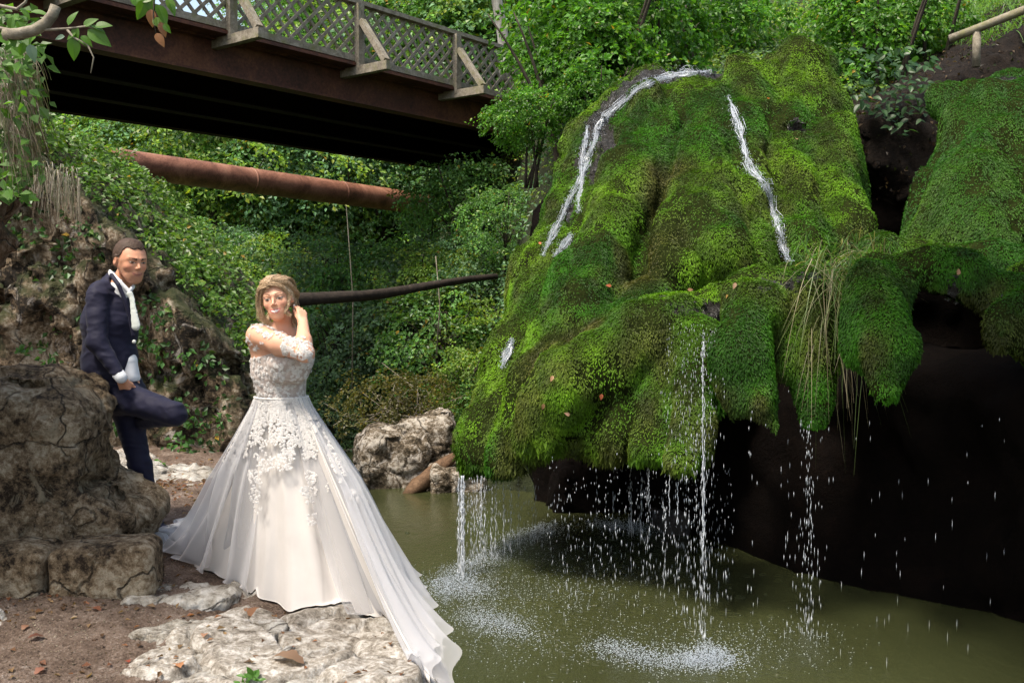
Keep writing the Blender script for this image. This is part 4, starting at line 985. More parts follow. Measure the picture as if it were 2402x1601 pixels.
def hairline(q, F):   # region of short hair on the scalp
    z, y, ax = q[..., 2], q[..., 1], np.abs(q[..., 0])
    lim = np.interp(y, [-.12, -.04, -.012, .02, .045, .062, .09], [-.075, -.05, .028, .035, .066, .092, .12]).astype(np.float32)
    lim = lim-.012*sst(.03, .0, np.abs(ax-.02))*(y > .05)+.020*np.exp(-((ax-.050)/.017)**2)*(y > .015)+.012*sst(.02, .055, ax)*(y>.03)
    return np.maximum(F, (lim-z)*.7)
def ghair(p):
    q = ((p-Hc)@HM/HS).astype(np.float32); F = head_sdf(q, True)-.0038-.0012*vn(q*np.array([300, 110, 300]))-.004*sst(.07, .125, q[..., 2])
    return hairline(q, F)*HS
V, Fc = isopts(ghair, Hc-.16, Hc+.19, .0028)
n = NT('short brown hair'); v = n.tex(); f = n.noise(v, 320, 3, .6)
M['hair_brown'] = n.done(n.bsdf(n.ramp(f, [(.35, (.022, .013, .009)), (.65, (.10, .060, .040))]), .6, n.bump(f, .7, .003), spec=.3))
ho = mesh_obj('hair', local(V, gr), Fc, M['hair_brown'], gr)
i = rg.integers(0, len(V), 7000); hp = V[i]; hn = hp-(Hc+np.array([0, 0, .02])); hn /= np.linalg.norm(hn, axis=1)[:, None]; k = np.linalg.norm(hp-Hc, axis=1) > .085; hp, hn = hp[k], hn[k]; N = len(hp)
hd = hn*.30+HM@np.array([0, .8, -.2])+rg.normal(0, .16, (N, 3)); hV, hF, hC = leafcloud(hp-hn*.002, np.cross(hd, rg.normal(0, 1, (N, 3))), hd, .0075, np.array([.055, .034, .023])*rg.uniform(.6, 1.7, (N, 1)), rg, .09, 0.)
tri_obj('hair_strands', local(hV, gr), hF, M['skin'], gr, col=hC)
# clothes
jk = [(P(272, 672, 6.03), P(258, 755, 6.01), .098, .160, .05, (1, .92, 1)), (P(258, 755, 6.01), P(257, 850, 6.0), .160, .152, .05, (1, .95, 1)), (P(257, 850, 6.0), P(254, 915, 6.0), .155, .165, .05, (1, .95, 1)),
      (P(234, 684, 5.93), P(288, 688, 6.15), .068, .058, .05)]
slv = [(P(230, 696, 5.90), P(228, 800, 5.81), .072, .058, .03), (P(228, 800, 5.81), P(277, 876, 5.775), .060, .041, .03)]
def wrinkle(p, a=.007): return a*fbm(p*np.array([9, 9, 16]), 3)+a*.9*np.abs(vn(p*np.array([11, 11, 26])+fbm(p*6, 2)[..., None]*1.5))
def jacket(p):
    F = U(jk, p, .05); F = smax(F, -cone(p, P(311, 668, 5.86), P(326, 785, 5.86), .050, .006), .006)
    F = smax(F, -cone(p, P(328, 925, 5.84), P(326, 815, 5.84), .100, .003), .01)
    F = smax(F, -cone(p, P(284, 655, 5.97), P(296, 640, 5.97), .062, .07), .006)
    F = smax(F, P(0, 916, 6)[2]-p[..., 2], .01)
    F = smin(F, U(slv, p, .03), .014)
    e = P(277, 876, 5.775); ax_ = (e-P(228, 800, 5.81)); ax_ /= np.linalg.norm(ax_)
    F = smax(F, np.where(np.linalg.norm(p-e, axis=-1) < .12, (p-e)@ax_-.012, -1.), .004)
    return F+wrinkle(p, .008)
V, Fc = isopts(jacket, P(150, 930, 6)-np.array([0, .42, 0]), P(360, 620, 6)+np.array([0, .35, 0]), .0055, margin=.02)
mesh_obj('jacket', local(V, gr), Fc, M['navy'], gr)
lp = MB()
for off, w_ in ((0, .020),):
    pts = [P(262, 645, 5.90), P(278, 668, 5.86), P(294, 705, 5.86), P(306, 745, 5.87), P(313, 785, 5.875)]
    for a_, b_ in zip(pts[:-1], pts[1:]): lp.bar(a_, b_, .036, .008, (1, .15, .35))
def lapel(p): return np.minimum.reduce([cone(p, a_, b_, .013, .013, (1, .8, 1)) for a_, b_ in zip(pts[:-1], pts[1:])])
V, Fc = isopts(lapel, P(240, 800, 5.85)-np.array([0, .1, 0]), P(340, 630, 5.85)+np.array([0, .12, 0]), .005); mesh_obj('lapel', local(V, gr), Fc, M['navy'], gr)
def shirt(p):
    F = U([(P(272, 690, 6.0), P(266, 760, 6.0), .085, .125, .05, (1, .85, 1)), (P(266, 760, 6.0), P(268, 860, 6.0), .125, .115, .05, (1, .8, 1)), (P(268, 860, 6.0), P(278, 905, 5.99), .115, .115, .05, (1, .8, 1))], p, .05)
    F = smin(F, cone(p, P(298, 850, 5.97), P(302, 885, 5.96), .055, .06), .05)
    return smax(F, P(0, 893, 6)[2]-p[..., 2], .01)+wrinkle(p, .004)
V, Fc = isopts(shirt, P(180, 900, 6)-np.array([0, .35, 0]), P(350, 660, 6)+np.array([0, .3, 0]), .006, margin=.02); mesh_obj('shirt', local(V, gr), Fc, M['white_shirt'], gr)
def collar(p):
    a_ = [P(258, 640, 5.99), P(268, 648, 5.925), P(284, 664, 5.895), P(303, 684, 5.895)]
    F = np.minimum.reduce([cone(p, u, v_, .020, .020, (.5, .5, 1.1)) for u, v_ in zip(a_[:-1], a_[1:])]); return smin(F, cone(p, P(303, 684, 5.895), P(313, 672, 5.95), .014, .016, (.6, .6, 1)), .006)
V, Fc = isopts(collar, P(240, 700, 5.95)-np.array([0, .12, 0]), P(330, 625, 5.95)+np.array([0, .15, 0]), .004); mesh_obj('collar', local(V, gr), Fc, M['white_shirt'], gr)
def tie(p): return smin(cone(p, P(305, 690, 5.875), P(311, 702, 5.87), .020, .014, (1, .6, 1)), cone(p, P(310, 702, 5.865), P(319, 765, 5.84), .014, .026, (1, .4, 1)), .006)+.002*vn(p*90)
V, Fc = isopts(tie, P(290, 790, 5.9)-np.array([0, .15, 0]), P(340, 675, 5.9)+np.array([0, .1, 0]), .004); mesh_obj('tie', local(V, gr), Fc, M['silk'], gr)
def cuff(p):
    a_ = P(277, 876, 5.775); b_ = P(284, 885, 5.768); return smax(cone(p, a_, b_, .036, .035), -((p-a_)@((b_-a_)/np.linalg.norm(b_-a_)))-.004, .002)
V, Fc = isopts(cuff, P(280, 882, 5.77)-.07, P(280, 882, 5.77)+.07, .004); V, Fc = V, Fc; mesh_obj('cuff', local(V, gr), Fc, M['white_shirt'], gr)
m = MB(); c = P(315, 801, 5.855); m.tube([c+np.array([.0, -.006, 0]), c+np.array([0, -.001, 0])], [.011, .012], 12); m.build('button', M['silk'], gr, smooth=True)
def trous(p):
    F = U([(P(268, 885, 6.0), P(290, 925, 6.0), .125, .138, .05)]+[(a, b, ra, rb, .03) for a, b, ra, rb in legR+legL], p, .04)
    F = smin(F, cone(p, P(302, 925, 5.86), P(310, 948, 5.86), .052, .045), .03)
    e = P(370, 1228, 6.03); F = smax(F, np.where(np.linalg.norm(p-e, axis=-1) < .2, e[2]-p[..., 2], -1.), .006)
    return smax(F, p[..., 2]-P(0, 880, 6)[2], .01)+wrinkle(p, .008)
V, Fc = isopts(trous, P(190, 1260, 6)-np.array([0, .5, 0]), P(470, 870, 6)+np.array([0, .4, 0]), .0065, margin=.02); mesh_obj('trousers', local(V, gr), Fc, M['navy'], gr)
g0 = float(Gz(np.array([P(385, 1240, 6)[0]]), np.array([6.0]))[0][0]); print('ground at man', g0, P(385, 1247, 6.02)[2])
def shoeL(p):
    a_, b_ = P(372, 1240, 6.02), P(399, 1246, 5.97); F = smin(cone(p, a_, b_, .040, .032, (1, 1, .9)), cone(p, P(369, 1226, 6.03), a_, .04, .036), .02); return smax(F, P(385, 1252, 6.02)[2]-p[..., 2], .004)
V, Fc = isopts(shoeL, P(385, 1240, 6)-.2, P(385, 1240, 6)+.2, .006); mesh_obj('shoe', local(V, gr), Fc, M['shoe'], gr)
def shoeR(p): return smin(cone(p, P(316, 990, 6.07), P(300, 1000, 6.22), .042, .04), cone(p, P(300, 1000, 6.2), P(298, 960, 6.26), .036, .03), .02)
V, Fc = isopts(shoeR, P(305, 990, 6.15)-.24, P(305, 990, 6.15)+.24, .008); mesh_obj('shoe', local(V, gr), Fc, M['shoe'], gr)

# ------------------------------------------------------------------ the woman
BD = 5.28; wo = thing('person', 'smiling blonde woman in a white lace wedding dress touching her hair', 'person', (-1.2, 5.25, .01))
Hb = P(652, 706, 5.22); HBM = head_mat(-1, -9, 3); HBS = 1.02
def bhead(p): return head_sdf(((p-Hb)@HBM/HBS).astype(np.float32), False)*HBS
elb = P(717, 829, 5.02); wri = P(711, 757, 5.17); sho = P(603, 786, 5.22)
bh = hand_prims(wri, P(704, 705, 5.235)-wri, np.array([.62, -.78, .0]), np.array([-.8, -.6, 0]), .80, .42, .05, .25)
bt = [(P(661, 925, BD), P(655, 868, BD), .110, .132, .05, (1, .80, 1)), (P(655, 868, BD), P(650, 820, BD), .132, .134, .05, (1, .80, 1)), (P(608, 792, 5.24), P(700, 796, 5.34), .052, .050, .07),
      (P(650, 815, BD), P(664, 785, BD), .11, .06, .05), (P(667, 785, BD), P(664, 742, 5.25), .048, .047, .03), (P(660, 925, BD), P(660, 985, BD), .108, .115, .05, (1, .80, 1)),
      (P(702, 846, 5.19), P(696, 868, 5.19), .070, .062, .04), (P(662, 852, 5.15), P(662, 868, 5.16), .070, .062, .04)]
barm = [(sho, P(655, 806, 5.08), .056, .052, .03), (P(655, 806, 5.08), elb, .052, .042, .03), (elb, P(712, 800, 5.06), .043, .041, .02), (P(712, 800, 5.06), wri, .040, .0265, .02)]
bfar = [(P(700, 798, 5.36), P(700, 890, 5.42), .048, .04, .03), (P(700, 890, 5.42), P(690, 960, 5.34), .038, .028, .02)]
bleg = [(P(640, 985, 5.28), P(640, 1200, 5.26), .09, .055, .03), (P(640, 1200, 5.26), P(640, 1375, 5.28), .052, .035, .02), (P(680, 985, 5.28), P(680, 1200, 5.26), .09, .055, .03), (P(680, 1200, 5.26), P(680, 1375, 5.28), .052, .035, .02), (P(640, 1378, 5.28), P(640, 1385, 5.14), .034, .03, .02), (P(680, 1378, 5.28), P(680, 1385, 5.14), .034, .03, .02)]
bfh = hand_prims(P(690, 960, 5.34), np.array([-.3, -.1, -1.]), np.array([.6, .8, 0]), np.array([0, -1., 0]), .9, .3)
def bskin(p):
    F = U(bt+barm+bfar+bleg, p, .03); F = smin(F, U(bh, p, .004), .010); F = smin(F, U(bfh, p, .004), .010)
    near = np.linalg.norm(p-Hb, axis=-1) < .24; F = F.copy(); F[near] = smin(F[near], bhead(p[near]), .016); return F
V, Fc = isopts(bskin, (P(570, 0, BD)[0]-.02, 4.85, .0), (P(745, 0, 5.0)[0]+.12, 5.62, 1.76), .0035)
sk = (.60, .325, .215); q = (V-Hb)@HBM/HBS; col = np.tile(np.array(sk), (len(V), 1)); nh = np.linalg.norm(V-Hb, axis=1) < .15; col[nh] = head_paint(q[nh], sk, False)
mesh_obj('body', local(V, wo), Fc, M['skin'], wo, col=col)
print('woman body', len(V))
M['satin'] = cloth_mat('ivory satin', (.53, .50, .475), .42, .06, 90, .2)
n = NT('white lace'); v = n.tex(); f = n.noise(v, 130, 5, .7); M['lace'] = n.done(n.bsdf(n.ramp(f, [(.3, (.46, .44, .43)), (.6, (.70, .68, .66))]), .7, n.bump(f, .8, .004), Sheen_Weight=.3))
n = NT('ivory lace bodice'); v = n.tex(); w_ = n.n('ShaderNodeTexVoronoi', feature='SMOOTH_F1'); n.l(v, w_.inputs['Vector']); w_.inputs['Scale'].default_value = 48
f = n.math('ADD', w_.outputs['Distance'], n.math('MULTIPLY', n.noise(v, 120, 5, .7), .8))
M['bodice'] = n.done(n.bsdf(n.ramp(f, [(.35, (.66, .63, .61)), (.62, (.52, .465, .44)), (.85, (.38, .32, .29))]), .6, n.bump(f, .7, .004), Sheen_Weight=.2))
n = NT('white tulle'); b_ = n.bsdf((.62, .62, .64), .8, spec=.1); t_ = n.n('ShaderNodeBsdfTranslucent'); t_.inputs[0].default_value = (.62, .62, .65, 1); mx = n.n('ShaderNodeMixShader'); mx.inputs[0].default_value = .4; n.l(b_, mx.inputs[1]); n.l(t_.outputs[0], mx.inputs[2])
tr = n.n('ShaderNodeBsdfTransparent'); m2 = n.n('ShaderNodeMixShader'); lw = n.n('ShaderNodeLayerWeight'); lw.inputs[0].default_value = .35
n.l(n.ramp(lw.outputs['Facing'], [(.0, .30), (.75, .88)]), m2.inputs[0]); n.l(tr.outputs[0], m2.inputs[1]); n.l(mx.outputs[0], m2.inputs[2]); M['tulle'] = n.done(m2.outputs[0])
def bodice(p):
    F = U(bt, p, .03)-.006; x, y, d = proj(p)
    F = smax(F, -(p[..., 2]-P(660, 934, BD)[2]), .004)
    nk = np.interp(x, [560, 600, 640, 672, 690, 705, 740], [846, 838, 826, 836, 838, 830, 836]); F = smax(F, p[..., 2]-(EYE-(nk-HY)/FPX*5.2), .004)
    return F
V, Fc = isopts(bodice, (P(570, 0, BD)[0]-.02, 4.95, 1.0), (P(745, 0, 5.1)[0]+.04, 5.62, 1.42), .005); mesh_obj('bodice', local(V, wo), Fc, M['bodice'], wo)

# skirt: hem outline on the ground, waist angle of each hem point
hem = np.array([(-2.06, 5.95, .12, 180), (-1.97, 5.70, .09, 192), (-1.79, 5.53, .06, 208), (-1.48, 5.28, .03, 236), (-1.18, 4.99, .015, 264), (-.97, 4.92, .015, 284), (-.80, 4.93, .015, 299), (-.61, 4.80, .02, 312), (-.40, 4.42, .03, 324),
                (-.37, 4.17, -.03, 333), (-.325, 4.24, -.10, 342), (-.345, 4.50, .04, 352), (-.48, 4.92, .08, 365), (-.62, 5.4, .05, 390), (-.95, 5.85, .03, 425), (-1.45, 6.18, .10, 470), (-1.85, 6.22, .14, 510)])
hu = np.arange(len(hem)); WC = P(660, 930, BD)
def pint(u, col):
    u = np.mod(u, len(hem)); i = np.floor(u).astype(int); f = u-i; n_ = len(hem); g = lambda k: hem[(i+k) % n_, col]+(360*((i+k)//n_) if col == 3 else 0)
    p0, p1, p2, p3 = g(-1)-(0), g(0), g(1), g(2)
    if col == 3: p0 = np.where(i == 0, hem[-1, 3]-360, p0)
    return .5*(2*p1+(p2-p0)*f+(2*p0-5*p1+4*p2-p3)*f*f+(3*p1-p0-3*p2+p3)*f**3)
_uu = np.linspace(0, len(hem), 1500); _hx, _hy = pint(_uu, 0), pint(_uu, 1); _arc = np.concatenate([[0], np.cumsum(np.hypot(np.diff(_hx), np.diff(_hy)))])
def skirt(u, t, off=0., fold=1., ph=0.):
    hx, hy, hz, an = pint(u, 0), pint(u, 1), pint(u, 2), np.radians(pint(u, 3)); off = off*np.clip(t*3, .12, 1); wx = WC[0]+(.130+off)*np.cos(an); wy = WC[1]+(.108+off)*np.sin(an)
    leftk = sst(5., 1.5, np.minimum(np.mod(u+3, len(hem)), 9)); pw = 1.30+1.15*leftk
    X = wx+(hx-wx)*t; Y = wy+(hy-wy)*t; Z = hz+off*.3+(WC[2]-hz)*(1-t)**pw
    hip = .004*np.sin(np.clip(t*3.2, 0, 1)*math.pi*.5)*(1-t)
    arc = np.interp(np.mod(u, len(hem)), _uu, _arc); dx, dy = np.cos(an), np.sin(an)
    s1 = np.sin(arc*14+ph+1.5*np.sin(t*3+arc*2)); s2 = np.sin(arc*31+ph*2+2*t); a = fold*(.062*np.clip(t, 0, 1)**.9+.002)
    w = (np.sign(s1)*np.abs(s1)**.8*.62+.33*s2)*a*(1+.5*fbm(np.stack([arc*1.5, t*2, arc*0+ph], -1), 2))
    return np.stack([X+dx*(hip+w+off), Y+dy*(hip+w+off), Z+np.clip(w, 0, 1)*.0], -1)
def patch(u0, u1, nu, nt, **k):
    uu, tt = np.meshgrid(np.linspace(u0, u1, nu), np.linspace(0, 1, nt), indexing='ij'); Pq = skirt(uu, tt, **k)
    e = sst(.86, 1., tt)
    g_ = Gz(Pq[..., 0], Pq[..., 1])[0]; on = g_ > -.3; Pq[..., 2] = np.where(on, np.maximum(Pq[..., 2], g_+.012+k.get('off', 0)*.6), Pq[..., 2])
    I = np.arange(nu*nt).reshape(nu, nt); return Pq.reshape(-1, 3), np.stack([I[:-1, :-1], I[1:, :-1], I[1:, 1:], I[:-1, 1:]], -1).reshape(-1, 4)
V, Fc = patch(0, len(hem), 700, 90, off=0., fold=.55)
mesh_obj('skirt', local(V, wo), Fc, M['satin'], wo)
V, Fc = patch(5.75, len(hem)+3.35, 640, 80, off=.018, fold=1.3, ph=2.); mesh_obj('tulle_overskirt', local(V, wo), Fc, M['tulle'], wo)
V, Fc = patch(7.2, len(hem)+2.6, 500, 70, off=.038, fold=1.5, ph=4.4); mesh_obj('tulle_overskirt', local(V, wo), Fc, M['tulle'], wo)

# lace flowers and leaves
def lace(pos, nrm, size, rng, name, petals=6):
    Vs, Fs, b = [], [], 0; N = len(pos); nrm = nrm/(np.linalg.norm(nrm, axis=1)[:, None]+1e-9)
    a = np.cross(nrm, rng.normal(0, 1, (N, 3))); a /= np.linalg.norm(a, axis=1)[:, None]; c = np.cross(nrm, a)
    for ring, (r0, r1, lift) in enumerate(((.15, 1., .12), (.05, .55, .35))):
        for k in range(petals):
            th_ = 2*math.pi*k/petals+ring*.5+rng.normal(0, .15, N); d = a*np.cos(th_)[:, None]+c*np.sin(th_)[:, None]; s = np.cross(nrm, d); L = (size*rng.uniform(.75, 1.2, N))[:, None]
            q = np.stack([pos+d*L*r0+nrm*.002, pos+d*L*(r0+r1)*.55-s*L*.30*r1+nrm*L*(lift+.06), pos+d*L*r1+nrm*L*lift*.6, pos+d*L*(r0+r1)*.55+s*L*.30*r1+nrm*L*(lift+.06)], 1)
            Vs.append(q.reshape(-1, 3)); Fs.append(np.arange(4*N).reshape(-1, 4)+b); b += 4*N
    return mesh_obj(name, local(np.concatenate(Vs), wo), np.concatenate(Fs), M['lace'], wo, smooth=False)
rg = np.random.default_rng(12); N = 26000
u = rg.uniform(0, len(hem), N); t = rg.random(N)*.74; p0 = skirt(u, t, off=.034, fold=.7); e1 = skirt(u+.02, t, off=.034, fold=.7)-p0; e2 = skirt(u, t+.01, off=.034, fold=.7)-p0; nn = np.cross(e1, e2); nn *= np.sign(nn[:, 1:2]*(p0[:, 1:2]-WC[1])+nn[:, :1]*(p0[:, :1]-WC[0]))
x, y, _ = proj(p0); fr = p0[:, 1] < WC[1]+.25
low = np.interp(x, [520, 560, 610, 640, 680, 700, 725, 745, 780, 830], [1080, 1120, 1240, 1110, 1140, 1130, 1240, 1220, 1130, 1180])
dn = np.clip(1.15-(y-930)/(low-930+1e-3), 0, 1)
clump = fbm(np.stack([x/26, y/34, x*0], -1), 3)
keepL = fr & (y < low) & (clump > .20-.55*dn) & (rg.random(N) < .35+.5*dn)
lace(p0[keepL], nn[keepL], .0085, rg, 'skirt_lace'); print('lace', keepL.sum())
def on_body(px, fn, d0=4.8, d1=5.6):
    out, ns = [], []
    for x_, y_ in px:
        d = np.linspace(d0, d1, 320); pts = np.stack([P(x_, y_, k) for k in d]).astype(np.float32); f = fn(pts); i = np.argmax(f < 0)
        if f[i] >= 0: continue
        p = pts[i].astype(float); e = .004; g = np.array([float(fn((p+v_)[None].astype(np.float32))[0]-fn((p-v_)[None].astype(np.float32))[0]) for v_ in np.eye(3)*e]); out.append(p); ns.append(g/np.linalg.norm(g))
    return np.array(out), np.array(ns)
zones = [([(590, 768), (622, 762), (655, 783), (690, 806)], 5, 60), ([(606, 770), (616, 786), (640, 788)], 6, 26), ([(582, 780), (580, 830), (590, 862)], 7, 52), ([(590, 800), (600, 822), (612, 806)], 5, 14),
         ([(672, 792), (700, 800), (728, 808)], 7, 46), ([(668, 815), (700, 832), (730, 840)], 9, 62), ([(700, 812), (728, 828)], 10, 46), ([(664, 805), (668, 828)], 5, 20), ([(664, 795), (690, 812)], 4, 16)]
px = []
for line, sp, cnt_ in zones:
    L = np.array(line, float); tt = rg.random(cnt_)*(len(L)-1); i = np.minimum(tt.astype(int), len(L)-2); f = (tt-i)[:, None]; px += list(L[i]*(1-f)+L[i+1]*f+rg.normal(0, sp*.5, (cnt_, 2)))
pp_, nn_ = on_body(px, bskin); ok = [abs(b_) >= 0 for b_ in nn_[:, 2]]
lace(pp_+nn_*.003, nn_, .0105, rg, 'sleeve_lace', 5)
px = np.stack([rg.uniform(578, 738, 230), rg.uniform(838, 932, 230)], 1); pb, nb_ = on_body(px, bodice); lace(pb+nb_*.002, nb_, .012, rg, 'bodice_lace', 6)
# waistband
m = MB(); an = np.linspace(0, 2*math.pi, 49); pts = np.stack([WC[0]+.142*np.cos(an), WC[1]+.118*np.sin(an), np.full(49, WC[2]+.0)], 1); m.tube(pts, .0045, 6, cap=False); m.build('waistband', M['lace'], wo, smooth=True)
# hair: cap and locks
def bhair(p):
    q = ((p-Hb)@HBM/HBS).astype(np.float32); z, y, ax = q[..., 2], q[..., 1], np.abs(q[..., 0])
    F = ell(q, (0, -.030, .040), (.087, .100, .094)); F = smin(F, ell(q, (.012, -.095, -.01), (.05, .045, .05)), .03)
    F = F-.002*np.abs(vn(q*np.array([90, 25, 90])))
    lim = np.interp(y, [-.13, -.05, -.01, .03, .055, .075, .1], [-.075, -.055, -.012, .040, .086, .10, .115]).astype(np.float32); return np.maximum(F, (lim-z)*.8)*HBS
V, Fc = isopts(bhair, Hb-.20, Hb+.20, .004); M['hair_blonde'] = None
n = NT('blonde hair'); v = n.tex(); f = n.noise(v, 130, 4, .6); M['hair_blonde'] = n.done(n.bsdf(n.ramp(f, [(.3, (.26, .165, .09)), (.5, (.52, .37, .225)), (.68, (.80, .63, .45))]), .42, n.bump(f, .6, .003), spec=.45))
hairo = mesh_obj('hair', local(V, wo), Fc, M['hair_blonde'], wo)
def HP(x, y, z): return Hb+HBM@np.array([x, y, z])*HBS
def lock(pts, w, cnt, r=.0022, sp=1., seed=0, curl=0, cr=.01, n_=26):
    pts = np.array(pts); g = np.random.default_rng(seed); m_ = []
    T = np.linspace(0, len(pts)-1, n_); i = np.minimum(T.astype(int), len(pts)-2); f = (T-i)[:, None]; Q = np.concatenate([[2*pts[0]-pts[1]], pts, [2*pts[-1]-pts[-2]]])
    base = .5*(2*Q[i+1]+(Q[i+2]-Q[i])*f+(2*Q[i]-5*Q[i+1]+4*Q[i+2]-Q[i+3])*f*f+(3*Q[i+1]-Q[i]-3*Q[i+2]+Q[i+3])*f**3)
    for k in range(int(cnt*2.2)):
        o = g.normal(0, w, 3); tt = np.linspace(0, 1, n_)[:, None]; q_ = base+o*(1-.25*np.sin(tt*math.pi))+g.normal(0, w*.15, (n_, 3)).cumsum(0)*.15
        if curl: ang = tt*curl+g.normal(0, .25); q_ = q_+np.concatenate([np.cos(ang)*cr*tt, np.sin(ang)*cr*tt, 0*tt], 1)
        hm.tube(q_, np.linspace(r*.62, r*.25, n_)*g.uniform(.7, 1.3), 3, cap=False)
hm = MB(); sd_ = 0
# local x: + is the viewer's left
for k in range(26):   # sweeping from the parting back over the crown
    a_ = -.078+.006*k; sd_ += 1; s = math.sin(k*.24)
    lock([HP(.018, .072, .095), HP(.018+(-.02-a_*-1)*.6 if a_ < 0 else .018+a_*.5, .045, .125-.3*abs(a_)), HP(a_*1.05, -.02, .128-4.2*a_*a_), HP(a_*1.05, -.09, .075-3*a_*a_), HP(a_*.7, -.125, .015)], .0045, 11, .0017, seed=sd_)
for k in range(5): lock([HP(.02, .078, .092), HP(.058+.002*k, .056, .078), HP(.082+.002*k, .022, .020), HP(.086+.003*k, .010, -.035), HP(.090+.004*k, .008, -.075), HP(.072, .010, -.108)], .0085, 11, .0018, seed=50+k, curl=7, cr=.012)
for k in range(4): lock([HP(.012, .080, .092), HP(-.034-.004*k, .074, .078), HP(-.066-.003*k, .048, .024), HP(-.060-.003*k, .064, -.030), HP(-.050, .070, -.062), HP(-.072, .058, -.082)], .0035, 12, .0018, seed=70+k, curl=4, cr=.008)
for k in range(7): lock([HP(.0, .062, .106), HP(-.058, .036, .090), HP(-.084, -.005, .052), HP(-.092-.001*k, -.040, .02), HP(-.070, -.085, -.01)], .006, 13, .0018, seed=80+k)
for k in range(8): lock([HP(-.070, -.040, .0), HP(-.074, -.040, -.05), HP(-.066, -.035, -.10), HP(-.060, -.030, -.135)], .008, 10, .0018, seed=90+k, curl=5, cr=.010)
for k in range(4): lock([HP(.0, -.10, .02), HP(.04, -.11, -.03), HP(.07, -.06, -.08), HP(.085, -.01, -.11)], .008, 9, .0018, seed=99+k, curl=6, cr=.012)
hm.build('hair_locks', M['hair_blonde'], wo, smooth=True)
# earring
m = MB(); c = HP(-.079, -.002, -.030); m.tube([c, c+np.array([0, -.002, -.022])], [.006, .003], 6); m.build('earring', M['lace'], wo)
# ================================================================== running water, drops, foam
rg = np.random.default_rng(31)
n = NT('white water'); v = n.tex((1, 1, .4)); f = n.noise(v, 38, 5, .7)
b_ = n.bsdf((.50, .55, .62), .25, n.bump(f, .8, .02), spec=.6); tr = n.n('ShaderNodeBsdfTransparent'); mx = n.n('ShaderNodeMixShader')
n.l(n.ramp(f, [(.43, .0), (.68, .6)]), mx.inputs[0]); n.l(tr.outputs[0], mx.inputs[1]); n.l(b_, mx.inputs[2]); M['stream'] = n.done(mx.outputs[0])
n = NT('water drops'); M['drop'] = n.done(n.bsdf((.50, .54, .60), .15, spec=.8))
n = NT('foam'); b_ = n.bsdf((.42, .48, .56), .5, spec=.4); M['foam'] = n.done(b_)
_sp = []
def w0_(w, i): return w[i]*.7+.008
def stream(path, w0, w1, label, d0=6., dens=1.):
    pts = []
    L = np.array(path, float); seg = np.linalg.norm(np.diff(L, axis=0), axis=1); T = np.concatenate([[0], np.cumsum(seg)]); ts = np.arange(0, T[-1], 5.)
    xs_ = np.interp(ts, T, L[:, 0])+2.5*vn(np.stack([ts/22, ts*0, ts*0], -1)); ys_ = np.interp(ts, T, L[:, 1])
    for x, y in zip(xs_, ys_):
        p = trace(x, y, d0, 15.)
        if p is not None: pts.append(p)
    pts = np.array(pts, float)
    if len(pts) < 5: print('short stream', label); return
    # smooth and lift towards the outside
    for _ in range(10): pts[1:-1] = (pts[:-2]+2*pts[1:-1]+pts[2:])/4
    out = np.array([-.05, -.9, .35]); out /= np.linalg.norm(out); N = len(pts)
    T = np.gradient(pts, axis=0); side = np.cross(T, out); side /= np.linalg.norm(side, axis=1)[:, None]
    w = np.linspace(w0, w1, N)*np.minimum(1, np.minimum(np.arange(N)+1, N-np.arange(N))/9.)**.6*(1+.55*vn(np.stack([np.arange(N)*.31, np.zeros(N), np.zeros(N)+w0*90], -1)))
    V = []; K = 9
    for k in range(K):
        s = (k/(K-1)-.5)*2; V.append(pts+side*(w*s*.5)[:, None]+out*(.030+.012*(1-s*s)+.006*vn(np.stack([np.arange(N)*.6, np.full(N, k*1.7), np.zeros(N)], -1)))[:, None])
    V = np.stack(V, 1).reshape(-1, 3); I = np.arange(N*K).reshape(N, K); q = np.stack([I[:-1, :-1], I[:-1, 1:], I[1:, 1:], I[1:, :-1]], -1).reshape(-1, 4)
    m_, k_ = V, q
    o = mesh_obj('stream', m_, k_, M['stream']); tag(o, label, 'stream', kind='structure')
    # spray threads running with it
    mm = MB()
    for _ in range(int(N*2.2*dens)):
        i = rg.integers(0, max(1, N-7)); j = min(N-1, i+rg.integers(3, 7)); a = pts[i:j+1]+side[i:j+1]*rg.normal(0, .38)*w[i:j+1, None]+out*rg.uniform(.03, .06)
        if len(a) > 2: mm.tube(a, np.sin(np.linspace(.15, 3.0, len(a)))*.0022+.0006, 3, cap=False)
    i = rg.integers(0, N, int(N*26*dens)); sp = pts[i]+side[i]*(rg.normal(0, .62, len(i))*w0_(w, i))[:, None]+out*rg.uniform(.02, .06, len(i))[:, None]+rg.normal(0, .012, (len(i), 3)); _sp.append(sp)
    tag(mm.build('white_water', M['drop'], smooth=True), kind='stuff', cat='white water', label='white threads of running water in '+label.split(' down')[0][:60])
    return pts
stream([(1708, 232), (1728, 290), (1745, 360), (1757, 402), (1790, 432), (1812, 495), (1830, 560), (1846, 618)], .045, .075, 'thin white stream down the middle of the moss cone')
stream([(1668, 172), (1600, 176), (1530, 192), (1480, 225), (1432, 268), (1402, 300), (1392, 345), (1376, 392), (1342, 462), (1312, 518), (1276, 602)], .08, .035, 'white stream down the left shoulder of the moss cone')
stream([(1380, 300), (1366, 380), (1362, 440), (1356, 500)], .04, .04, 'narrow side stream down the left shoulder beside the wider one')
stream([(1342, 555), (1318, 585), (1296, 606)], .06, .08, 'short white stream down the left flank below the side stream')
stream([(2162, 306), (2140, 345), (2112, 392)], .035, .06, 'small white stream down the left side of the right hand mound')
stream([(1204, 800), (1190, 832), (1176, 868)], .05, .07, 'white trickle down the lower left edge of the moss cone')

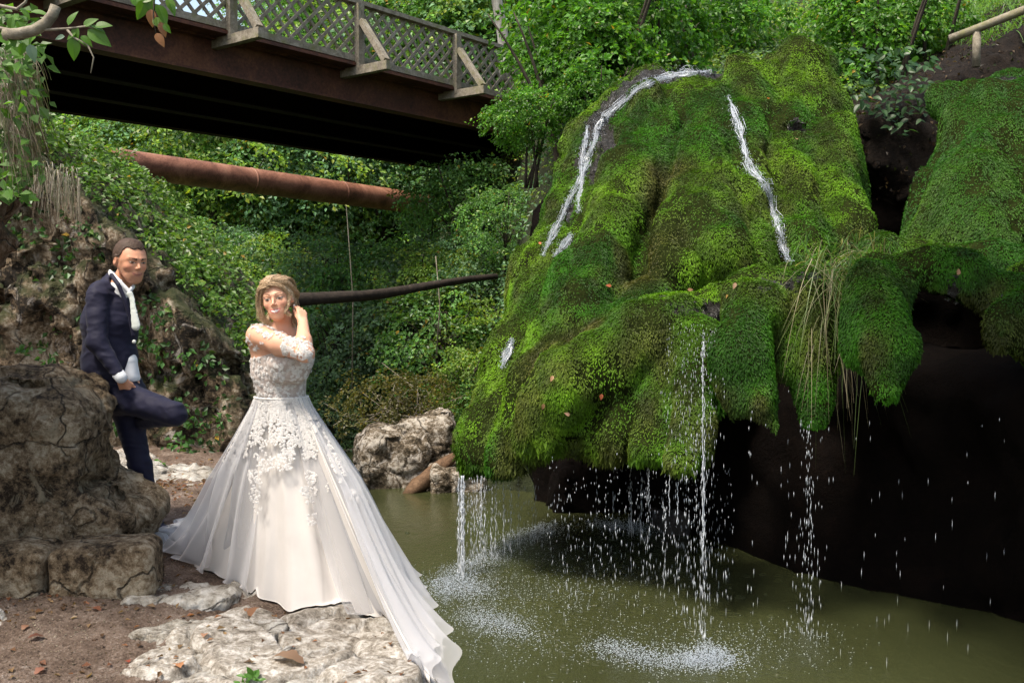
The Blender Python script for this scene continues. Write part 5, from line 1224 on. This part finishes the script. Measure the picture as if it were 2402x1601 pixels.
# falling drops: stretched octahedra
def drops(P0, s, L, name, label, mat='drop'):
    P0 = np.asarray(P0, float); N = len(P0); s = np.broadcast_to(s, (N,))[:, None]; L = np.broadcast_to(L, (N,))[:, None]
    off = [np.array(o, float) for o in ((1, 0, 0), (0, 1, 0), (-1, 0, 0), (0, -1, 0))]
    V = [P0+o*s for o in off]+[P0+np.array([0, 0, 1.])*L, P0-np.array([0, 0, 1.])*L]; V = np.stack(V, 1).reshape(-1, 3)
    T = np.array([(0, 1, 4), (1, 2, 4), (2, 3, 4), (3, 0, 4), (1, 0, 5), (2, 1, 5), (3, 2, 5), (0, 3, 5)]); F = (np.arange(N)[:, None, None]*6+T[None]).reshape(-1, 3)
    return tag(mesh_obj(name, V, F, M[mat], smooth=True), kind='stuff', cat='water', label=label)
pts = []; ss = []; LL = []
def column(x, d, ytop, ybot, cnt, wid=2.5, s=(.0035, .006), l=(.012, .032), drift=0., dw=.06):
    a = P(x, ytop, d); b = P(x+drift, ybot, d); t = rg.random(cnt)
    t = np.where(rg.random(cnt) < .72, t, -1); t = t[t >= 0]; cnt = len(t)
    q = a+(b-a)*t[:, None]+rg.normal(0, 1, (cnt, 3))*np.array([wid/FPX*d, dw, 0])*(.4+.9*t)[:, None]; q[:, 2] = np.maximum(q[:, 2], WZ+.01)
    pts.append(q); ss.append(rg.uniform(*s, cnt)*rg.uniform(.28, .50, cnt)); LL.append(rg.uniform(*l, cnt)*(.6+.8*t)*1.45)
# the curtain at the left tip
for x, c in ((1074, 60), (1082, 90), (1086, 110), (1090, 70), (1104, 30), (1118, 35), (1128, 55), (1140, 35), (1152, 30), (1165, 28), (1180, 30), (1195, 22), (1215, 18)): column(x+rg.normal(0, 2), 9.15+abs(x-1085)*.004, 1118, 1350-abs(x-1085)*.5, c*2, 2.0)
for _ in range(60): column(rg.uniform(1080, 1260), rg.uniform(9.0, 10.6), 1115, rg.uniform(1230, 1330), 7, 8)
# drips along the lip
for x, c, d, yt, yb in ((1648, 300, 7.55, 780, 1530), (1652, 80, 7.55, 780, 1530), (1895, 120, 7.6, 985, 1490), (1902, 60, 7.6, 985, 1490), (1560, 60, 8.0, 1110, 1380), (1520, 70, 8.4, 1090, 1330), (1480, 60, 9.3, 1090, 1250), (1505, 55, 9.0, 1090, 1270), (1587, 50, 7.7, 1130, 1440),
                         (1610, 45, 7.5, 1060, 1480), (1632, 60, 7.5, 1000, 1500), (1668, 35, 7.5, 860, 1500), (1440, 30, 9.0, 1070, 1260), (1400, 26, 9.4, 1060, 1240), (1700, 18, 7.4, 860, 1500), (1760, 16, 7.4, 960, 1500), (1850, 24, 7.6, 900, 1500), (1880, 40, 7.6, 960, 1500), (1925, 26, 7.5, 980, 1500)): column(x, d, yt, yb, c, 2.2, l=(.010, .030))
for _ in range(240): x = rg.uniform(1280, 1720); column(x, rg.uniform(7.4, 9.6), rg.uniform(1050, 1150), rg.uniform(1250, 1500), 4, 6, l=(.008, .022))
for _ in range(110): column(rg.uniform(1560, 1680), rg.uniform(7.3, 7.8), 760, 1130, 5, 6, s=(.002, .004), l=(.008, .018))
for _ in range(45): column(rg.uniform(1740, 2400), rg.uniform(6.4, 8.), 980, 1560, 2, 12, s=(.003, .0048))
sp = np.concatenate(_sp); drops(sp, rg.uniform(.0012, .0042, len(sp)), rg.uniform(.002, .008, len(sp)), 'water_sparkle', 'broken sparkling water spilling beside the streams on the moss', 'foam')
_p = np.concatenate(pts); drops(_p, np.concatenate(ss), np.concatenate(LL), 'falling_drops', 'bright water drops falling from the moss into the dark pool')
# thin unbroken threads
mm = MB()
for x, d, yt, yb, r in ((1083, 9.15, 1115, 1345, .0085), (1088, 9.15, 1115, 1330, .006), (1077, 9.2, 1120, 1300, .004), (1649, 7.55, 800, 1340, .0032), (1651, 7.56, 1040, 1280, .0035), (1130, 9.3, 1118, 1240, .003), (1522, 8.4, 1095, 1180, .003), (1570, 7.9, 1110, 1210, .003), (1590, 7.7, 1130, 1230, .003)):
    a, b = P(x, yt, d), P(x, yb, d); a = a.copy(); n_ = 40; q = np.stack([a+(b-a)*t for t in np.linspace(0, 1, n_)]); q[:, 0] += .006*vn(np.stack([np.arange(n_)*.5, np.full(n_, x*.37), np.zeros(n_)], -1)); mm.tube(q, r*(.55+.8*np.abs(vn(np.stack([np.arange(n_)*.8, np.full(n_, x*.7), np.zeros(n_)], -1)))), 5)
tag(mm.build('water_thread', M['drop'], smooth=True), kind='stuff', cat='water', label='thin glassy threads of water falling from the lowest edges of the moss')
# foam and splash on the pool
def foam(px, cnt, rad, hgt, s, stretch=1.):
    q = []; L = np.array([wl(*a) for a in px]); n_ = len(L)
    t = rg.random(cnt)*(n_-1); i = np.minimum(t.astype(int), n_-2); f = (t-i)[:, None]; c = L[i]*(1-f)+L[i+1]*f
    q = c+rg.normal(0, 1, (cnt, 3))*np.array([rad, rad*1.2, 0]); q[:, 2] = WZ+np.abs(rg.normal(0, hgt, cnt))*np.exp(-((q-c)[:, 0]/rad)**2)+.002; return q
fo = [foam([(1045, 1385), (1090, 1340), (1160, 1310), (1230, 1262), (1300, 1238)], 5200, .11, .025, 0), foam([(1030, 1395), (1085, 1375), (1110, 1410)], 3600, .16, .03, 0), foam([(1110, 1450), (1160, 1470), (1235, 1500)], 2600, .12, .02, 0),
      foam([(1410, 1528), (1480, 1545), (1560, 1570), (1640, 1560), (1700, 1545)], 4200, .10, .03, 0), foam([(1640, 1560), (1690, 1560)], 2200, .10, .05, 0), foam([(1400, 1232), (1470, 1236), (1520, 1250)], 1500, .12, .02, 0),
      foam([(1060, 1360), (1200, 1420), (1380, 1400), (1300, 1300)], 1900, .35, .006, 0), foam([(1000, 1420), (1100, 1500), (1300, 1540), (1500, 1500), (1650, 1480)], 1500, .30, .005, 0), foam([(1620, 1545), (1800, 1530), (1920, 1500)], 700, .22, .006, 0)]
q = np.concatenate(fo); q = q[rg.random(len(q)) < .75]; drops(q, rg.uniform(.0015, .0052, len(q)), rg.uniform(.001, .004, len(q)), 'splash_foam', 'white foam and splashes where the falling water meets the pool', 'foam')
# ripple rings standing up a few millimetres
V_, F_, b0 = [], [], 0
for _ in range(420):
    reg = rg.random()
    x, y = (rg.uniform(960, 1420), rg.uniform(1330, 1540)) if reg < .5 else ((rg.uniform(1250, 1750), rg.uniform(1380, 1590)) if reg < .85 else (rg.uniform(950, 1900), rg.uniform(1250, 1598)))
    c = wl(x, y); r = rg.uniform(.012, .05); K = 14; a = np.linspace(0, 2*math.pi, K, endpoint=False)
    rings = [(r*.75, .0), (r, .006), (r*1.25, .0)]; V = np.concatenate([np.stack([c[0]+q_*np.cos(a), c[1]+q_*np.sin(a), np.full(K, WZ+.001+h_)], 1) for q_, h_ in rings]); V_.append(V)
    for k in range(2):
        for j in range(K): F_.append((b0+k*K+j, b0+(k+1)*K+j, b0+(k+1)*K+(j+1) % K, b0+k*K+(j+1) % K))
    b0 += 3*K
tag(mesh_obj('ripples', np.concatenate(V_), F_, M['water']), kind='stuff', cat='ripples', label='small rings of ripples spreading on the green pool')

# ================================================================== litter, grass, near twigs
def ground_at(x, y):
    d = np.linspace(3.9, 9, 300); pts = np.stack([P(x, y, k) for k in d]); g = Gz(pts[:, 0], pts[:, 1])[0]; i = np.argmax(pts[:, 2] < g)
    return np.array([pts[i][0], pts[i][1], g[i]])
N = 6000; X = rg.uniform(-3.0, -.35, N); Y = rg.uniform(3.9, 8.3, N); Z = Gz(X, Y)[0]; k = (Z > -.3); bb = np.exp(-((Y-5.0)/.22)**2)*(X < -1.75)+np.exp(-((Y-7.2)/.5)**2)*(X < -1.8)*.8+.10; k &= rg.random(N) < bb
p = np.stack([X, Y, Z+.006], 1)[k]; N = len(p); nn = np.array([0, 0, 1.])+rg.normal(0, .35, (N, 3)); dd = rg.normal(0, 1, (N, 3)); cc = np.array([(.22, .11, .055), (.30, .13, .07), (.14, .08, .045), (.34, .22, .12)])[rg.integers(0, 4, N)]*rg.uniform(.6, 1.2, (N, 1))
V, F, C = leafcloud(p, nn, dd, .036, cc*.85, rg, .33, .18); tag(tri_obj('leaf_litter', V, F, M['leaf'], col=C), kind='stuff', cat='leaf litter', label='small brown dead leaves scattered over the earth by the boulder')
N = 14000; X = rg.uniform(-3.2, -.4, N); Y = rg.uniform(3.9, 6.0, N); Z, rm_ = Gz(X, Y); k = (Z > -.3) & (rm_ < .6); p = np.stack([X, Y, Z+.001], 1)[k]; s = .0012+.006*rg.random(len(p))**3
drops(p, s, s*.6, 'gravel', 'small stones in the brown earth of the path', 'limestone_dark')
big = [(85, 1500, .075, (.16, .07, .05), 'dark red dead leaf curled on the path'), (60, 1475, .05, (.26, .14, .09), 'small brown dead leaf near the left picture edge'), (420, 1566, .075, (.42, .20, .10), 'orange brown dead leaf lying flat on the path at the bottom'), (300, 1555, .04, (.30, .07, .04), 'small red leaf on the path'), (590, 1440, .11, (.30, .15, .08), 'crumpled brown leaf at the hem of the dress'),
       (480, 1495, .06, (.36, .20, .14), 'pale brown leaf on the wide pale slab'), (675, 1555, .15, (.24, .15, .10), 'large shrivelled leaf hanging on the front rock'), (170, 1250+140, .07, (.26, .16, .08), 'brown leaf at the foot of the squared block'), (225, 1205+230, .06, (.24, .10, .06), 'reddish leaf below the squared block'), (95, 1578, .06, (.28, .13, .09), 'brown leaf at the lower left corner')]
for x, y, s, c, lb in big:
    q = ground_at(x, y); K = 7; V_, F_, C_ = [], [], []
    a = rg.uniform(0, 6.3); d = np.array([math.cos(a), math.sin(a), .1]); n_ = 9; t = np.linspace(0, 1, n_); w = np.sin(t**.8*math.pi)*s*.32*(1+.25*np.sin(t*18)); sd = np.array([-d[1], d[0], 0])
    mid = q+np.array([0, 0, .006])+np.outer(t-.5, d*s)+np.outer(np.sin(t*3)*.18*s, [0, 0, 1]); l = mid+sd*w[:, None]+np.array([0, 0, 1])*(w*.2)[:, None]; r_ = mid-sd*w[:, None]+np.array([0, 0, 1])*(w*.12)[:, None]
    V = np.concatenate([l, mid, r_]); F = [(i, i+1, n_+i+1, n_+i) for i in range(n_-1)]+[(n_+i, n_+i+1, 2*n_+i+1, 2*n_+i) for i in range(n_-1)]
    tag(mesh_obj('fallen_leaf', V, F, M['leaf'], col=np.tile(np.array(c), (len(V), 1))), lb, 'leaf')

def blades(base, dirs, L, w, col, rg, droop=.5, seg=6):
    N = len(base); V = []; t = np.linspace(0, 1, seg); side = np.cross(dirs, np.array([0, 0, 1.])+rg.normal(0, .3, (N, 3))); side /= np.linalg.norm(side, axis=1)[:, None]
    for tt in t:
        c = base+dirs*(L*tt)[:, None]-np.array([0, 0, 1.])*(droop*L*tt*tt)[:, None]; ww = (w*(1-tt)**.7+.0004)[:, None]; V += [c-side*ww, c+side*ww]
    V = np.stack(V, 1).reshape(-1, 3); b = np.arange(N)[:, None]*2*seg; F = np.concatenate([np.stack([b[:, 0]+2*i, b[:, 0]+2*i+1, b[:, 0]+2*i+3, b[:, 0]+2*i+2], 1) for i in range(seg-1)]); return V, F, np.repeat(col, 2*seg, 0)
def tuft(name, label, c, spread, N, L, w, cols, up=1., droop=.7, out=(0, -.3, 0)):
    base = c+rg.normal(0, 1, (N, 3))*np.array(spread); d = rg.normal(0, .55, (N, 3))+np.array([0, 0, up])+np.array(out); d /= np.linalg.norm(d, axis=1)[:, None]
    cc = np.array(cols)[rg.integers(0, len(cols), N)]*rg.uniform(.7, 1.3, (N, 1)); V, F, C = blades(base, d, rg.uniform(.5, 1.3, N)*L, np.full(N, w), cc, rg, droop); return tag(tri_obj(name, V, F, M['leaf'], col=C), label, 'grass clump')
tuft('grass_clump', 'clump of long green and straw coloured grass growing on the moss shelf', P(1985, 645, 8.15), (.20, .12, .12), 420, .42, .004, [(.07, .17, .03), (.10, .20, .05), (.26, .24, .13)], .8, .55)
tuft('grass_clump', 'dry straw coloured grass hanging down between the two hanging lobes', P(1960, 690, 7.95), (.10, .08, .16), 200, .50, .0035, [(.34, .30, .19), (.24, .24, .12), (.12, .18, .05)], -.2, 1.0, (-.1, -.5, 0))
# dry roots hanging from the left rock
def over_s(x, y): 
    return trace(x, y, 3.2, 6., fn=lambda g: over_f(g, None)+.12*fbm((g+23*3.7)*2.2, 4, .55), n=160)
V_, F_, C_ = [], [], []; b0 = 0
for _ in range(750):
    x, y = rg.uniform(-15, 95)*rg.random()**.4, rg.uniform(110, 330); p = P(x, y, rg.uniform(3.8, 4.2)); L = rg.uniform(.06, .24); nseg = 7; sx = rg.uniform(-.05, .32)*L*2; t = np.linspace(0, 1, nseg)
    q = np.stack([p+np.array([sx*tt**.8, -.02*tt, -L*tt**1.5]) for tt in t]); w = .0022*(1-t*.7); s = np.array([1., .1, 0])
    V = np.concatenate([q-s*w[:, None], q+s*w[:, None]]); V_.append(V); F_.append(np.array([(i, i+1, nseg+i+1, nseg+i) for i in range(nseg-1)])+b0); b0 += 2*nseg; C_.append(np.tile(np.array([(.24, .20, .14), (.12, .085, .05), (.10, .12, .04)][rg.integers(3)])*rg.uniform(.6, 1.1), (2*nseg, 1)))
tag(tri_obj('hanging_roots', np.concatenate(V_), np.concatenate(F_), M['leaf'], col=np.concatenate(C_)), kind='stuff', cat='roots', label='dry grass and fine roots hanging over the rock at the left edge')
V_, F_, C_ = [], [], []; b0 = 0
for _ in range(170):
    x, y = rg.uniform(80, 190), rg.uniform(365, 430)+rg.uniform(0, 1)*30; p = P(x, y+(x-90)*.35, 8.4); L = rg.uniform(.10, .32); nseg = 6; sx = rg.uniform(-.1, .25)*L*2; t = np.linspace(0, 1, nseg)
    q = np.stack([p+np.array([sx*tt**.8, -.1*tt, .06*math.sin(tt*3)-L*tt**1.6]) for tt in t]); w = .004*(1-t*.7); s = np.array([1., .1, 0])
    V = np.concatenate([q-s*w[:, None], q+s*w[:, None]]); V_.append(V); F_.append(np.array([(i, i+1, nseg+i+1, nseg+i) for i in range(nseg-1)])+b0); b0 += 2*nseg; C_.append(np.tile(np.array([(.26, .23, .18), (.16, .12, .08), (.09, .11, .04)][rg.integers(3)])*rg.uniform(.6, 1.1), (2*nseg, 1)))
tag(tri_obj('dry_grass', np.concatenate(V_), np.concatenate(F_), M['leaf'], col=np.concatenate(C_)), kind='stuff', cat='dry grass', label='dry matted grass drooping over the top of the cliff behind the man')

# near leaves: proper leaf shapes on twigs
def bigleaf(base, d, nrm, L, col):
    d = d/np.linalg.norm(d); nrm = nrm-d*(nrm@d); nrm /= np.linalg.norm(nrm); s = np.cross(d, nrm); n_ = 8; t = np.linspace(0, 1, n_); w = .30*L*np.sin(np.pi*t**.75)**.9*(1-.15*t)
    mid = base+np.outer(t*L, d)-np.outer(.18*L*t*t, nrm); V = np.concatenate([mid-np.outer(w, s)+np.outer(w*.25, nrm), mid, mid+np.outer(w, s)+np.outer(w*.25, nrm)])
    F = np.array([(i, i+1, n_+i+1, n_+i) for i in range(n_-1)]+[(n_+i, n_+i+1, 2*n_+i+1, 2*n_+i) for i in range(n_-1)]); return V, F, np.tile(np.array(col)*rg.uniform(.8, 1.2), (len(V), 1))
def twig(name, label, stems, leaves, mat_st='bark'):
    root = thing(name, label, 'branch', tuple(stems[0][0][0])); m = MB()
    for pts, r0, r1 in stems: m.tube(np.array(pts), np.linspace(r0, r1, len(pts)), 6)
    m.build('stem', M[mat_st], root, smooth=True)
    V, F, C = merge([bigleaf(*l) for l in leaves]); tri_obj('leaves', local(V, root), F, M['leaf'], root, col=C); return root
T = lambda x, y, d=3.0: P(x, y, d)
GL = (.075, .175, .018); BRN = (.25, .11, .05); LM = (.11, .20, .03)
lv = []
for x, y, dx, dy, L in [(160, 60, 8, -16, 32), (180, 62, -2, 14, 34), (196, 62, 12, -8, 30), (212, 60, 30, 10, 30), (222, 62, 26, -4, 32), (206, 70, 34, 22, 50), (178, 78, -18, 10, 22), (172, 88, 2, 46, 42), (184, 92, 22, 14, 26), (190, 84, 22, 18, 28), (152, 86, -12, 2, 20), (60, 60, 20, 10, 26), (72, 28, 34, 2, 34), (52, 24, 14, 14, 22), (70, 104, 6, 22, 34), (56, 100, -6, 22, 26), (30, 40, -6, 24, 30), (20, 70, 10, 22, 34), (40, 50, 12, 20, 28)]:
    b = T(x, y); lv.append((b, T(x+dx, y+dy)-b, np.array([.1, -.75, .65])+rg.normal(0, .25, 3), L*1.25/FPX*3.0, GL if rg.random() < .85 else (.14, .22, .16)))
twig('leafy_twig', 'leafy green twig and broken branch stub in the top left corner', [([T(-30, 62), T(30, 72), T(120, 70), T(155, 68), T(205, 62), T(222, 68)], .006, .002), ([T(10, 82), T(45, 80), T(80, 72), T(108, 55), T(124, 35), T(131, 14)], .018, .015), ([T(158, 70), T(172, 88), T(205, 105), T(220, 135), T(213, 172)], .004, .0015), ([T(-20, 10), T(40, 22), T(60, 6), T(66, -12)], .006, .003)], lv, 'old_wood')
lv = []
for x, y, dx, dy, L, c in [(322, 18, -4, -30, 40, GL), (342, 0, -10, 24, 42, GL), (330, 2, 22, -6, 30, LM), (368, 10, 18, 34, 46, GL), (392, -4, 14, 26, 34, LM), (398, 8, 10, 20, 26, GL), (354, 22, 2, 34, 34, BRN), (366, 40, 10, 22, 28, LM), (376, 52, 8, 22, 30, BRN), (370, 62, -8, -18, 22, LM), (384, 56, 10, 14, 22, GL), (366, 78, 14, 22, 30, BRN), (348, -8, 8, 26, 34, GL)]:
    b = T(x, y, 3.2); lv.append((b, T(x+dx, y+dy, 3.2)-b, np.array([.1, -.85, .45])+rg.normal(0, .25, 3), L*1.2/FPX*3.2, c))
twig('leafy_twig', 'hanging twig of green and browned leaves at the top in front of the bridge', [([T(360, -60, 3.2), T(362, 0, 3.2), T(360, 40, 3.2), T(366, 80, 3.2)], .004, .0015), ([T(362, -40, 3.2), T(390, -10, 3.2), T(396, 12, 3.2)], .003, .0015), ([T(360, -30, 3.2), T(330, -8, 3.2)], .003, .0015)], lv)
# small ferns and seedlings
for x, y, d, lb, n_ in [(50, 826, 5.25, 'small green clover like plant growing on top of the boulder', 16), (370, 1090, 7.8, 'fresh green plant between the cliff and the pale shelf', 34), (590, 1590, 4.0, 'tiny green plant at the bottom edge below the front rock', 14), (1190, 700, 0, '', 0)]:
    if not n_: continue
    lv = []; c = P(x, y, d)
    for _ in range(n_): b = c+rg.normal(0, 1, 3)*np.array([.022, .016, .008]); dr = rg.normal(0, 1, 3)*np.array([1, .6, .3])+np.array([0, 0, .3]); lv.append((b, dr, np.array([0, -.4, 1])+rg.normal(0, .3, 3), rg.uniform(.03, .06), (.08, .20, .03)))
    V, F, C = merge([bigleaf(*l) for l in lv]); tag(tri_obj('small_plant', V, F, M['leaf'], col=C), lb, 'plant')
# broad leaved plants in the gully between the domes
lv = []
for _ in range(330):
    x = rg.uniform(1990, 2200); y = rg.uniform(110, 320); 
    if y > 330-(abs(x-2110)*.9): continue
    b = P(x, y, 11.9+rg.uniform(-.4, .3)); lv.append((b, rg.normal(0, 1, 3)*np.array([1, .5, .3])+np.array([0, -.4, -.35]), np.array([0, -.55, .8])+rg.normal(0, .25, 3), rg.uniform(.07, .14), (.035, .09, .025)))
V, F, C = merge([bigleaf(*l) for l in lv]); tag(tri_obj('broad_leaved_plants', V, F, M['leaf'], col=C), kind='stuff', cat='plants', label='dark broad leaved plants filling the gully right of the highest dome')
# bright meadow grass in the top right corner, dark bushes left of the cone
c = scatter_on(5200, (4.8, 9.5), (12.6, 19), lambda X, Y: np.maximum(Hh(X, Y), 4.05+.55*np.clip(X-4.9, -.6, 4)+.15*(Y-12)), rg, lambda p, x, y: (x > 2060) & (y < 110)); d = rg.normal(0, .5, c.shape)+np.array([0, -.2, 1]); d /= np.linalg.norm(d, axis=1)[:, None]
V, F, C = blades(c, d, rg.uniform(.2, .45, len(c)), np.full(len(c), .006), np.tile([.12, .24, .05], (len(c), 1))*rg.uniform(.6, 1.3, (len(c), 1)), rg, .6); tag(tri_obj('meadow_grass', V, F, M['leaf'], col=C), kind='stuff', cat='grass', label='light green tall grass above the log handrail')
# red and orange leaves caught on the moss
for i, (x, y) in enumerate([(1433, 678), (1275, 953), (1336, 980), (1410, 930), (1610, 688), (1700, 700), (1800, 238), (2240, 655), (1865, 335), (1268, 580), (1297, 888), (1722, 672)]):
    p = trace(x, y)
    if p is None: continue
    V, F, C = bigleaf(p.astype(float)+np.array([0, -.05, .03]), rg.normal(0, 1, 3), np.array([0, -1, .4]), .055, [(.45, .12, .05), (.40, .22, .12), (.50, .30, .20)][i % 3]); tag(mesh_obj('fallen_leaf', V, F, M['leaf'], col=C), 'small orange or pale dead leaf caught on the green moss', 'leaf', 'dead leaves caught on the moss')

# leaves on the near rock at the left edge
N = 420; x = rg.uniform(-20, 120, N)*rg.random(N)**.35; y = rg.uniform(20, 470, N); p = np.stack([P(a, b, rg.uniform(3.75, 4.15)) for a, b in zip(x, y)]); V, F, C = leafcloud(p, np.array([.2, -.7, .6])+rg.normal(0, .35, (N, 3)), rg.normal(0, 1, (N, 3))+np.array([.3, 0, -.6]), .05, np.array([.075, .17, .022])*rg.uniform(.5, 1.4, (N, 1)), rg)
tag(tri_obj('creeper_leaves', V, F, M['leaf'], col=C), kind='stuff', cat='leaves', label='green creeper leaves over the near rock at the left edge')
